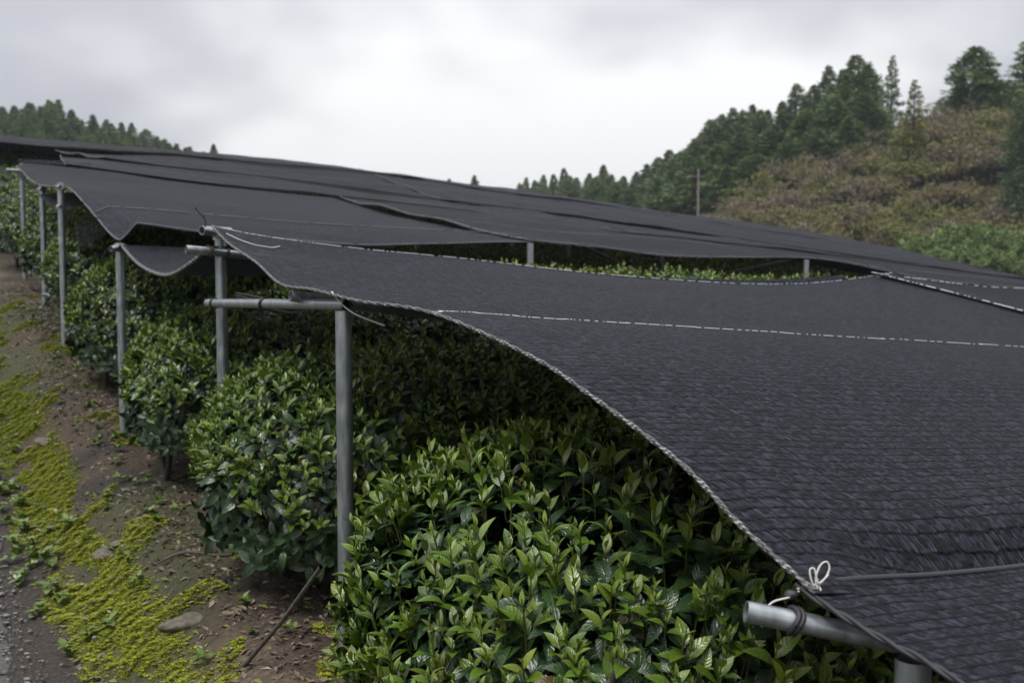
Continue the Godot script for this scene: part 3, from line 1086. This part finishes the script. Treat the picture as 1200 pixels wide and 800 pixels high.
	for t in ct:
		var yt := table(T4[0], T4[1], t) - 0.02
		for i in 3: G[i].append(Vector3(21.44 + 0.06 * i, t, yt - 0.55 * i))
	net("curtain_net", G, 10, 90, 0.02, "added black net curtain along the crest, blocking sky beneath the topmost strip")
	# thin, see-through remnants at the open end
	r = net("thin_net", [row_of(10.75, [0.05, 0.25, 0.5, 0.75], [1.24, 1.24, 1.24, 1.24]), row_of(11.4, [0.1, 0.3, 0.55, 0.85], [1.33, 1.33, 1.33, 1.33]), row_of(12.2, [0.15, 0.35, 0.6, 0.95], [1.43, 1.44, 1.44, 1.44])], 14, 14, 0.02, "thin worn see-through net at the open end of the first strip", "", "thin_net")
	r = net("hanging_net", [row_of(7.35, [0.0, 0.25, 0.6, 1.2], [0.54, 0.60, 0.60, 0.58]), row_of(8.1, [0.0, 0.25, 0.6, 1.2], [0.62, 0.66, 0.66, 0.64]), row_of(8.9, [0.0, 0.25, 0.6, 1.2], [0.77, 0.80, 0.80, 0.78])], 20, 16, 0.01, "small slack black net hanging under the wide net between two posts")
	r = net("hanging_net", [[Vector3(7.1, 0.02, 0.42), Vector3(6.7, 0.12, 0.44), Vector3(6.25, 0.2, 0.42)], [Vector3(7.0, 0.02, 0.33), Vector3(6.75, 0.08, 0.34), Vector3(6.5, 0.14, 0.33)], [Vector3(6.92, 0.0, 0.25), Vector3(6.8, 0.03, 0.24), Vector3(6.7, 0.06, 0.26)]], 12, 12, 0.008, "thin torn net corner hanging down, green leaves showing through", "", "thin_net")
	for a in [[Vector3(10.7, 0.02, 1.13), Vector3(10.2, 0.06, 0.98), Vector3(9.8, 0.09, 0.90), "pale twisted net strap hanging from the post with a crossbar"], [Vector3(12.5, -0.02, 1.38), Vector3(12.0, 0.02, 1.25), Vector3(11.5, 0.05, 1.16), "grey net strap dangling beyond the post with the crossbar"]]:
		var ln := []
		for q in spline([a[0], a[1], a[2]], 14): ln.append(pt(q.x, q.y, q.z))
		var st := begin()
		for k in 14:
			var w := Vector3(0.02, 0.012, 0.012) * (1.0 + 0.3 * sin(k * 0.5))
			for v in [ln[k] - w, ln[k] + w, ln[k + 1] + w, ln[k] - w, ln[k + 1] + w, ln[k + 1] - w]:
				st.set_color(Color(2.2, 2.2, 2.2))
				st.set_uv(Vector2(v.x, v.y))
				st.add_vertex(v)
		st.generate_normals()
		tag(put("net_strap", st.commit(), M["shade_net"]), a[3], "strap")

# ---------------------------------------------------------------- posts, pipes and ties
func post(s: float, t: float, top: float, label: String, group := "", r := 0.0243) -> Node3D:
	var g := ground_y(s, t)
	var at := pt(s, t, g)
	var o := base("net_post", at)
	put("tube", hollow_pipe(Vector3(0, -0.15, 0), Vector3(0, top - g, 0), r), M["galvanised"], o)
	tag(o, label, "post", group)
	return o

func clamp_on(o: Node3D, y: float, r: float) -> void:
	put("clamp", hollow_pipe(Vector3(0, y - 0.018, 0), Vector3(0, y + 0.018, 0), r + 0.011, 0.011), M["galvanised"], o)
	put("bolt", tube([Vector3(-0.015, y, 0.035), Vector3(0.03, y, 0.07)], 0.011, 6), M["galvanised"], o)

func pipe(a: Vector3, b: Vector3, r: float, label: String, group := "") -> Node3D:
	var o := base("cross_pipe", a)
	put("tube", hollow_pipe(Vector3.ZERO, b - a, r), M["galvanised"], o)
	tag(o, label, "pipe", group)
	return o

func ring(o: Node3D, along: Vector3, at: Vector3, r: float, thick: float, called: String, material: String) -> void:
	var x := along.cross(Vector3.UP).normalized()
	var y := x.cross(along).normalized()
	var p := []
	for k in 21:
		var a := TAU * k / 20.0
		p.append(at + x * cos(a) * r + y * sin(a) * r + along * 0.004 * sin(a * 2.0))
	put(called, tube(p, thick, 6, false), M[material], o)

func build_frame() -> void:
	var g := "steel posts of the net frame"
	post(0.0, 0.03, -0.512, "galvanised post under the pipe with the white tied bow", g)
	post(1.93, 0.0, -0.086, "bare galvanised post standing before the large front hedge", g)
	var p2 := post(3.425, 0.06, 0.205, "galvanised post with two pipes crossing it and a bent wire on top", g, 0.0235)
	clamp_on(p2, 0.205 - ground_y(3.425, 0.06) - 0.01, 0.02)
	var p3 := post(5.29, 0.0, 0.225, "galvanised post under the corner of the sagging hammock net", g)
	clamp_on(p3, 0.2 - ground_y(5.29, 0.0), 0.0243)
	var p4 := post(7.26, -0.04, 0.735, "tall galvanised post with a clamp halfway up its net end", g)
	clamp_on(p4, 0.70 - ground_y(7.26, -0.04), 0.0243)
	clamp_on(p4, 0.555 - ground_y(7.26, -0.04), 0.0243)
	var p5 := post(8.98, 0.04, 0.875, "slim galvanised post beside a small slack hanging net", g)
	clamp_on(p5, 0.82 - ground_y(8.98, 0.04), 0.0243)
	var p6 := post(10.79, 0.07, 1.235, "galvanised post with a short crossbar near its top", g)
	clamp_on(p6, 1.18 - ground_y(10.79, 0.07), 0.0243)
	post(12.6, -0.1, 1.45, "galvanised post beyond the one with the crossbar", g)
	post(3.3, 4.19, 0.035, "post tip poking up between the front net and its overlapping neighbour", g)
	post(5.27, 2.83, 0.28, "post carrying the peak of the wide net's lower edge", g)
	post(5.27, 5.74, 0.195, "post at the lower edge of the long lapped net, with a brace", g)
	var inner := "posts standing under the wide nets"
	for a in [[7.25, 2.9], [7.2, 5.74], [7.2, 8.28], [8.98, 2.9], [8.98, 5.8], [10.6, 3.1], [10.6, 6.0], [10.6, 9.0], [5.3, 8.6]]:
		var y := lerpf(0.2 - 0.05 * (a[1] - 3.0), table(T1[0], T1[1], a[1]), (a[0] - 5.28) / 5.27) - 0.05
		post(a[0], a[1], y, "galvanised post in the shade under the wide nets", inner)
	# pipes
	var a := pt(0.188, -0.097, -0.478)
	var b := pt(-0.03, 0.22, -0.552)
	var along := (b - a).normalized()
	var o := pipe(a, b, 0.0158, "shiny pipe end sticking out under the white tied bow")
	ring(o, along, along * 0.068, 0.019, 0.004, "strap", "black_strap")
	ring(o, along, along * 0.075, 0.019, 0.004, "strap", "black_strap")
	a = pt(3.415, -0.0, -0.090)
	b = pt(1.925, 0.01, -0.068)
	along = (b - a).normalized()
	o = pipe(a, b, 0.0175, "pipe laid from the bare post across to the bent-wire post")
	ring(o, along, along * 0.10, 0.0195, 0.0045, "strap", "black_strap")
	ring(o, along, along * 0.74, 0.0195, 0.006, "strap", "black_strap")
	pipe(pt(2.29, -0.035, -0.045), pt(2.25, 1.6, -0.27), 0.019, "open-ended pipe pointing out under the edge of the front net")
	a = pt(3.40, -0.09, 0.135)
	b = pt(3.43, 1.5, 0.0)
	along = (b - a).normalized()
	o = pipe(a, b, 0.0175, "short pipe stub wired across the bent-wire post")
	ring(o, along, along * 0.095, 0.02, 0.003, "wire", "rusty_wire")
	ring(o, along, along * 0.105, 0.021, 0.003, "wire", "rusty_wire")
	ring(o, along, along * 0.17, 0.02, 0.005, "strap", "black_strap")
	pipe(pt(3.36, -0.035, 0.212), pt(3.42, 0.10, 0.212), 0.019, "short pipe end seated on top of the bent-wire post")
	pipe(pt(10.75, -0.08, 1.155), pt(10.75, 0.22, 1.15), 0.017, "short crossbar on the post up the slope")
	pipe(pt(5.25, -0.055, 0.19), pt(5.3, 0.08, 0.19), 0.017, "stub of pipe at the corner of the sagging hammock net")
	pipe(pt(7.2, 4.6, 0.39), pt(7.2, 5.55, 0.06), 0.017, "brace slanting down in the gap under the wide nets", "braces")
	pipe(pt(7.2, 6.5, 0.07), pt(7.2, 7.7, 0.255), 0.017, "brace slanting up to the post in the gap", "braces")
	# ties and wires
	var w := put("bent_wire", tube(spline([pt(3.36, -0.02, 0.225), pt(3.33, -0.03, 0.26), pt(3.31, -0.06, 0.285), pt(3.30, -0.075, 0.30)], 12), 0.0035, 6), M["rusty_wire"])
	tag(w, "rusty bent wire sticking up from the post top", "wire")
	o = base("tie_cord", pt(0.162, -0.018, -0.452))
	put("knot", lump(Vector3(0.011, 0.007, 0.008), 3.0), M["black_strap"], o).position = Vector3(-0.012, -0.006, 0.008)
	var loops := [
		[Vector3(0, 0, 0), Vector3(0.014, 0.012, 0.01), Vector3(0.03, 0.002, 0.015), Vector3(0.038, 0.004, 0.012), Vector3(0.03, 0.012, 0.008), Vector3(0.012, 0.006, 0.01), Vector3(-0.004, 0.004, 0.008)],
		[Vector3(0.032, 0.004, 0.012), Vector3(0.03, 0.024, 0.008), Vector3(0.040, 0.045, 0.0), Vector3(0.053, 0.051, -0.004), Vector3(0.058, 0.04, -0.002), Vector3(0.05, 0.025, 0.004), Vector3(0.036, 0.012, 0.01)],
		[Vector3(0.028, 0.004, 0.012), Vector3(0.020, 0.025, 0.01), Vector3(0.020, 0.040, 0.006), Vector3(0.028, 0.040, 0.006), Vector3(0.031, 0.024, 0.01), Vector3(0.036, 0.016, 0.012), Vector3(0.054, 0.030, 0.006)],
		[Vector3(0.0, 0.0, 0.008), Vector3(-0.02, -0.008, 0.018), Vector3(-0.05, -0.016, 0.02), Vector3(-0.066, -0.03, 0.026), Vector3(-0.071, -0.052, 0.026), Vector3(-0.072, -0.06, 0.026)]]
	for l in loops: put("string", tube(spline(l.map(func(v): return v * 0.8), 28), 0.0014, 6), M["string"], o)
	tag(o, "white string bow tying the net corner to the pipe end", "string")
	w = put("loose_string", tube(spline([pt(2.02, 0.0, -0.03), pt(1.96, -0.005, -0.055), pt(1.86, 0.0, -0.09), pt(1.80, 0.04, -0.115), pt(1.77, 0.06, -0.125)], 16), 0.0022, 6), M["string"])
	tag(w, "pale loose string hanging over the top of the bare post", "string")
	for v in 3:
		w = put("black_cord", tube(spline([pt(2.05 + 0.03 * v, 0.05, -0.05), pt(2.6, 0.06 + 0.01 * v, -0.07 - 0.02 * v), pt(3.2, 0.06, -0.045 - 0.01 * v)], 16), 0.004, 5), M["black_strap"])
		tag(w, "black cord sagging beneath the net from the crossing pipes", "cord", "black cords under the front net")

# ---------------------------------------------------------------- far trees
func px(x: float, y: float, z: float) -> Vector2:      # a place ahead: sideways and height above the eye, for measuring tree tops
	return Vector2((x - 600.0) / 1167.0 * z, (330.0 - y) / 1167.0 * z)

func build_woods() -> void:
	build_hill("hill", hill_y, -40, 190, 42, 170, Color(0.12, 0.10, 0.05), Color(0.11, 0.115, 0.04), "brown scrub-covered hillside beyond the net field")
	build_hill("hill", far_hill_y, -170, 40, 58, 190, Color(0.03, 0.04, 0.018), Color(0.045, 0.05, 0.025), "far wooded ridge behind the crest of the field")
	var dark := Color(0.046, 0.082, 0.027)
	var mid := Color(0.14, 0.195, 0.052)
	var kinds := [conifer(9, 3.8, 1.7, 0.72, dark, mid), conifer(9, 4.2, 1.8, 0.66, dark, mid * 1.1), conifer(9, 3.4, 1.6, 0.8, dark * 0.9, mid), conifer(9, 2.4, 0.5, 0.9, dark, mid)]
	var yellow := conifer(9, 2.2, 0.5, 0.8, Color(0.08, 0.09, 0.018), Color(0.16, 0.16, 0.025))
	var fat := conifer(9, 3.4, 2.0, 0.45, dark * 0.9, Color(0.05, 0.08, 0.03))
	var G := "conifers on the hillside beyond the nets"
	var list := [[617, 210, 124, 0.7], [637, 207, 120, 0.75], [660, 199, 116, 0.9], [690, 205, 112, 0.9], [706, 195, 106, 0.9], [675, 210, 110, 0.9], [648, 206, 108, 0.9], [627, 213, 112, 0.9], [609, 216, 118, 0.8], [667, 208, 104, 0.9], [698, 208, 100, 0.9], [715, 206, 100, 0.9], [730, 208, 98, 0.9], [770, 186, 95, 0.9], [808, 172, 90, 0.9], [820, 158, 90, 0.9], [843, 137, 88, 0.9], [868, 132, 88, 0.9], [913, 122, 86, 0.9], [888, 132, 84, 0.9], [745, 203, 97, 0.8], [757, 194, 96, 0.8], [782, 178, 93, 0.9], [795, 180, 90, 0.8], [830, 143, 88, 1.0], [856, 130, 88, 0.9], [879, 126, 88, 0.85], [897, 132, 86, 0.8], [929, 102, 86, 0.8], [950, 104, 86, 0.9], [966, 82, 86, 0.9], [982, 86, 86, 0.9], [996, 70, 84, 1.25], [1012, 80, 84, 1.0],
		[770, 212, 82, 0.9], [800, 204, 80, 1.0], [737, 222, 86, 0.8], [722, 214, 95, 0.8], [838, 172, 80, 1.1], [865, 158, 80, 1.2], [905, 150, 79, 1.2], [940, 132, 79, 1.2], [975, 118, 79, 1.3], [1008, 112, 79, 1.2], [885, 182, 75, 1.0], [850, 196, 75, 0.9], [818, 190, 78, 1.0], [920, 166, 76, 1.0], [812, 165, 88, 0.9], [955, 152, 76, 1.0], [990, 140, 76, 1.0], [1022, 128, 80, 1.0]]
	for a in list:
		var p := px(a[0], a[1], a[2])
		var g := hill_y(p.x, a[2]) - 0.4
		var h: float = p.y - g
		plant("conifer_tree", kinds[rng.randi() % 3], "crown", "trunk", Vector3(p.x, g + EYE, -a[2]), Vector3(a[3] * rnd(0.9, 1.1), h / 9.0, a[3]), "dark green conifer in the wood climbing the hillside", "tree", G)
	for a in [[1040, 70, 86, 0.9, 0, "slim sparse conifer standing above the hillside wood"], [1135, 60, 78, 1.5, 0, "big dense conical conifer standing apart on the hilltop"], [1162, 98, 77, 1.1, 1, "dark low conifer beside the big conical one"], [1118, 118, 80, 0.9, 2, "conifer tucked behind the big conical one"], [1192, 54, 80, 1.35, 3, "tall open-branched conifer at the edge of the hilltop"], [1225, 50, 78, 1.2, 1, "tall conifer past the open-branched one"], [1262, 70, 80, 1.2, 0, "conifer further along the hilltop"], [1300, 65, 82, 1.2, 1, "broad conifer at the end of the hilltop"]]:
		var p := px(a[0], a[1], a[2])
		var g := hill_y(p.x, a[2]) - 0.4
		plant("conifer_tree", kinds[a[4]] if a[0] != 1040 else kinds[3], "crown", "trunk", Vector3(p.x, g + EYE, -a[2]), Vector3(a[3], (p.y - g) / 9.0, a[3]), a[5], "tree", "")
	var py := px(1066, 98, 70)
	var gy := hill_y(py.x, 70.0) - 0.3
	plant("conifer_tree", yellow, "crown", "trunk", Vector3(py.x, gy + EYE, -70), Vector3(0.9, (py.y - gy) / 9.0, 0.9), "yellow-green thin tree rising out of the brown scrub", "tree", "")
	var pf := px(1200, 112, 62)
	var gf := hill_y(pf.x, 62.0) - 0.3
	plant("conifer_tree", fat, "crown", "trunk", Vector3(pf.x, gf + EYE, -62), Vector3(0.7, (pf.y - gf) / 9.0, 0.7), "thick dark rounded evergreen tree low on the scrub slope", "tree", "")
	# far ridge
	for k in 80:
		var x := -70.0 + 320.0 * (k % 40) / 39.0 + rnd(-4, 4)
		var back := k < 40
		var z := rnd(112, 124) if back else rnd(96, 108)
		var yt := table([-80.0, 0.0, 30.0, 70.0, 95.0, 120.0, 150.0, 180.0, 210.0, 235.0, 260.0], [112.0, 126.0, 127.0, 121.0, 136.0, 140.0, 147.0, 158.0, 167.0, 178.0, 190.0], x) + (rnd(-3, 6) if back else rnd(10, 24))
		var p := px(x, yt, z)
		var g := far_hill_y(p.x, z) - 0.5
		var h := maxf(p.y - g, 4.0)
		plant("conifer_tree", kinds[rng.randi() % 3], "crown", "trunk", Vector3(p.x, g + EYE, -z), Vector3(rnd(0.75, 1.05), h / 9.0, rnd(0.75, 1.05)), "hazy conifer on the far ridge behind the field crest", "tree", "conifers on the far ridge")
	for a in [[253, 171, 115, "lone conifer tip at the lower end of the far ridge"], [556, 207, 110, "single conifer tip just over the net crest"], [527, 211, 112, "tiny tree tip just over the net crest"]]:
		var p := px(a[0], a[1], a[2])
		plant("conifer_tree", kinds[2], "crown", "trunk", Vector3(p.x, p.y - 8.0 + EYE, -a[2]), Vector3(0.7, 8.0 / 9.0, 0.7), a[3], "tree", "")
	# scrub
	var browns := [shrub(2.4, 1.7, 40, 5, Color(0.15, 0.12, 0.075), Color(0.21, 0.175, 0.105), 0.12), shrub(2.1, 1.8, 40, 5, Color(0.13, 0.11, 0.05), Color(0.20, 0.175, 0.06), 0.13), shrub(2.6, 1.6, 46, 4, Color(0.16, 0.125, 0.09), Color(0.21, 0.17, 0.12), 0.11)]
	var olive := shrub(2.2, 1.8, 34, 5, Color(0.10, 0.115, 0.03), Color(0.19, 0.19, 0.04), 0.15)
	var yel := shrub(2.2, 1.9, 34, 5, Color(0.26, 0.22, 0.03), Color(0.32, 0.28, 0.04), 0.15)
	var green := shrub(2.3, 1.9, 40, 8, Color(0.07, 0.11, 0.03), Color(0.15, 0.21, 0.06), 0.17)
	var names := ["tan-brown autumn shrub on the hillside", "brown shrub with dull olive leaves on the hillside", "grey-brown twiggy shrub on the hillside"]
	for k in 450:
		var z := rnd(52, 82)
		var x := 660.0 + 670.0 * (k % 30) / 30.0 + rnd(-14, 14)
		var p := px(x, 0, z)
		var lim := table([660.0, 760.0, 830.0, 900.0, 1000.0, 1100.0, 1400.0], [64.0, 64.0, 68.0, 74.0, 78.0, 82.0, 82.0], x)
		if z > lim: continue
		var g := hill_y(p.x, z) - 0.1
		var v := rng.randi() % 3
		var at := Vector3(p.x, g + EYE, -z)
		var sz := Vector3(rnd(0.9, 1.5), rnd(0.8, 1.3), rnd(0.9, 1.5))
		if rng.randf() < 0.33: plant("olive_shrub", olive, "foliage", "branches", at, sz, "olive green shrub among the brown scrub", "shrub", "olive shrubs on the hillside")
		else: plant("brown_shrub", browns[v], "foliage", "branches", at, sz, names[v], "shrub", names[v] + "s")
	for k in 26:
		var z := rnd(60, 75)
		var p := px(1110.0 + 95.0 * (k % 13) / 12.0, 0, z)
		plant("brown_shrub", browns[1 + k % 2], "foliage", "branches", Vector3(p.x, hill_y(p.x, z) - 0.1 + EYE, -z), Vector3(rnd(1.0, 1.5), rnd(0.8, 1.2), 1.2), names[1 + k % 2], "shrub", names[1 + k % 2] + "s")
	for a in [[845, 243, 55, 1.0], [862, 240, 56, 0.9], [930, 218, 64, 0.8]]:
		var p := px(a[0], a[1], a[2])
		plant("yellow_shrub", yel, "foliage", "branches", Vector3(p.x, hill_y(p.x, a[2]) + EYE - 0.1, -a[2]), Vector3.ONE * a[3], "yellow autumn shrub on the slope near the utility pole", "shrub", "yellow shrubs near the utility pole")
	for a in [[1085, 272, 54, 1.1], [1110, 262, 55, 1.2], [1135, 258, 55, 1.2], [1160, 262, 54, 1.2], [1185, 268, 54, 1.2], [1150, 285, 52, 1.0], [1190, 290, 52, 1.1], [1120, 290, 52, 0.9], [1220, 270, 54, 1.2]]:
		var p := px(a[0], a[1], a[2])
		var top: float = p.y
		plant("green_bush", green, "foliage", "branches", Vector3(p.x, top - 2.2 * a[3] + EYE, -a[2]), Vector3.ONE * a[3], "leafy green bush at the foot of the brown slope", "bush", "green bushes at the foot of the slope")
	# utility pole
	var pp := px(817, 199, 58)
	var g0 := hill_y(pp.x, 58.0)
	var up := base("utility_pole", Vector3(pp.x, g0 + EYE, -58))
	put("shaft", tube([Vector3(0, -0.5, 0), Vector3(0, pp.y - g0, 0)], [0.075, 0.055], 10), M["pole_concrete"], up)
	put("crossarm", tube([Vector3(-0.55, pp.y - g0 - 0.45, 0.1), Vector3(0.45, pp.y - g0 - 0.45, 0.1)], 0.022, 6), M["pole_concrete"], up)
	tag(up, "grey utility pole with a short crossarm on the brown slope", "utility pole")

func build_weeds() -> void:
	var kinds := []
	for v in 3:
		var st := begin()
		for k in 9:
			var L := rnd(0.018, 0.036)
			leaf_into(st, aim(k * 2.4, rnd(0.5, 1.35), Vector3(rnd(-0.012, 0.012), rnd(0.004, 0.02), rnd(-0.012, 0.012))), L, L * rnd(0.5, 0.75), 0.2, 0.25, Color(0.13, 0.21, 0.03) * rnd(0.8, 1.4))
		st.generate_normals()
		kinds.append(st.commit())
	var k := 0
	while k < 110:
		var s := rnd(2.2, 9.0)
		var t := rnd(-0.70, -0.05)
		if t > -0.52 and t < -0.2 and rng.randf() < 0.6: continue
		var o := put("weed_plant", kinds[rng.randi() % 3], M["young_leaf"])
		o.position = pt(s, t, ground_y(s, t) + 0.004)
		o.rotation.y = rnd(0, TAU)
		o.scale = Vector3.ONE * (rnd(1.1, 2.2) if t < -0.45 else rnd(0.7, 1.5))
		if t < -0.45: tag(o, "small green weed at the edge of the gravel track", "weed", "weeds along the track")
		else: tag(o, "small green weed in the brown soil near the hedges", "weed", "weeds in the soil by the hedges")
		k += 1

# ---------------------------------------------------------------- sky
func make_sky() -> Sky:
	var n := FastNoiseLite.new()
	n.seed = 37
	n.frequency = 1.0
	n.fractal_octaves = 5
	n.fractal_gain = 0.45
	var w := 1024
	var h := 512
	var img := Image.create_empty(w, h, false, Image.FORMAT_RGBF)
	for y in h:
		var el := PI * (0.5 - (y + 0.5) / h)
		for x in w:
			var az := TAU * ((x + 0.5) / w - 0.5) - 0.28
			if el < -0.05:
				img.set_pixel(x, y, Color(0.3, 0.3, 0.31))
				continue
			# clouds as a flat layer: stretched towards the horizon
			var e := sin(maxf(el, 0.0)) + 0.34
			var p := Vector3(sin(az) * cos(el) / e, 0.0, -cos(az) * cos(el) / e)
			var a := n.get_noise_3d(p.x * 0.62 + 3.1, 0.0, p.z * 0.62 + 1.7)
			var b := n.get_noise_3d(p.x * 1.7 + 20.0, 4.0, p.z * 1.7)
			var d := n.get_noise_3d(p.x * 4.5 + 5.0, 9.0, p.z * 4.5)
			var k := clampf(0.5 + 1.1 * a + 0.5 * b + 0.2 * d, 0.0, 1.0)
			k = k * k * (3.0 - 2.0 * k)
			var c := Color(0.255, 0.262, 0.286).lerp(Color(0.455, 0.46, 0.47), k)
			c *= (1.0 + 2.0 * sin(maxf(el, 0.0))) / 1.3          # an overcast sky brightens towards the zenith
			img.set_pixel(x, y, c)
	var m := PanoramaSkyMaterial.new()
	m.panorama = ImageTexture.create_from_image(img)
	var s := Sky.new()
	s.sky_material = m
	return s

# ---------------------------------------------------------------- build
func _ready() -> void:
	rng.seed = 20231
	noise.seed = 4
	noise.frequency = 0.01
	noise.fractal_octaves = 3
	fine.seed = 9
	fine.frequency = 0.04
	var cam := Camera3D.new()
	cam.name = "camera"
	add_child(cam)
	cam.position = Vector3(0, EYE, 0)
	cam.rotation.x = -atan(70.0 / 1167.0)
	cam.near = 0.05
	cam.far = 1500
	var att := CameraAttributesPhysical.new()
	att.frustum_focal_length = 35.0
	att.frustum_focus_distance = 2.2
	att.frustum_near = 0.05
	att.frustum_far = 1500
	att.exposure_aperture = 5.6
	cam.attributes = att
	cam.fov = 37.85
	cam.current = true
	var env := Environment.new()
	env.background_mode = Environment.BG_SKY
	env.sky = make_sky()
	env.background_energy_multiplier = 1.0
	env.tonemap_mode = Environment.TONE_MAPPER_LINEAR
	env.tonemap_exposure = 2.1
	env.sdfgi_enabled = true
	env.ssao_enabled = true
	env.ssil_enabled = true
	env.fog_enabled = true
	env.fog_density = 0.00045
	env.fog_light_color = Color(0.80, 0.83, 0.88)
	var we := WorldEnvironment.new()
	we.name = "environment"
	we.environment = env
	add_child(we)
	var sun := DirectionalLight3D.new()
	sun.name = "sun"
	sun.light_energy = 0.5
	sun.light_angular_distance = 18.0
	sun.light_color = Color(1.0, 0.98, 0.95)
	sun.shadow_enabled = true
	sun.rotation_degrees = Vector3(-62, -35, 0)
	add_child(sun)
	print("materials ", Time.get_ticks_msec())
	make_materials()
	print("ground ", Time.get_ticks_msec())
	build_ground()
	build_woods()
	print("woods ", Time.get_ticks_msec())
	make_shoots()
	var hl := ["large tea hedge in front, glossy young shoots right beside the tied net", "tea hedge rising just behind the bare galvanised post", "rounded tea hedge end beside the bent-wire post", "tea hedge beyond the post of the hammock net", "tea hedge beside the tall clamped post", "tea hedge between the slim post and the crossbar post", "tea hedge end next to the post with the crossbar", "tea hedge under the upper edge of the first narrow net", "tea hedge under the lower edge of the second narrow net", "tea hedge under the upper edge of the second narrow net", "tea hedge under the lower edge of the topmost net", "tea hedge on the crest before the added net curtain"]
	var ends := [-0.30, -0.20, -0.14, -0.12, -0.05, -0.05, -0.1, -0.3, -0.3, -0.3, -0.3, -0.3]
	for k in 12:
		var sc := [0.98, 2.72, 4.42, 6.28, 8.1, 9.9, 11.7, 13.5, 15.3, 17.1, 18.9, 20.6][k] as float
		var far_t: float = [5.0, 6.0, 6.0, 10.0, 13.0, 16.0, 18.0, 20.0, 22.0, 24.0, 26.0, 28.0][k]
		build_hedge(k, sc, ends[k], far_t, 0.63 if k > 0 else 0.70, [0.86, 0.86, 0.88, 0.86, 0.84, 0.84, 0.84, 0.84, 0.84, 0.84, 0.84, 0.84][k], [1.0, 1.0, 0.9, 0.8, 0.65, 0.6, 0.5, 0.4, 0.35, 0.35, 0.3, 0.3][k], [75, 75, 75, 60, 0, 0, 0, 0, 0, 0, 0, 0][k], hl[k])
	print("hedges ", Time.get_ticks_msec())
	build_nets()
	build_frame()
	print("nets ", Time.get_ticks_msec())
	build_litter()
	build_stones()
	build_weeds()
	print("done ", Time.get_ticks_msec(), " fov ", cam.fov)
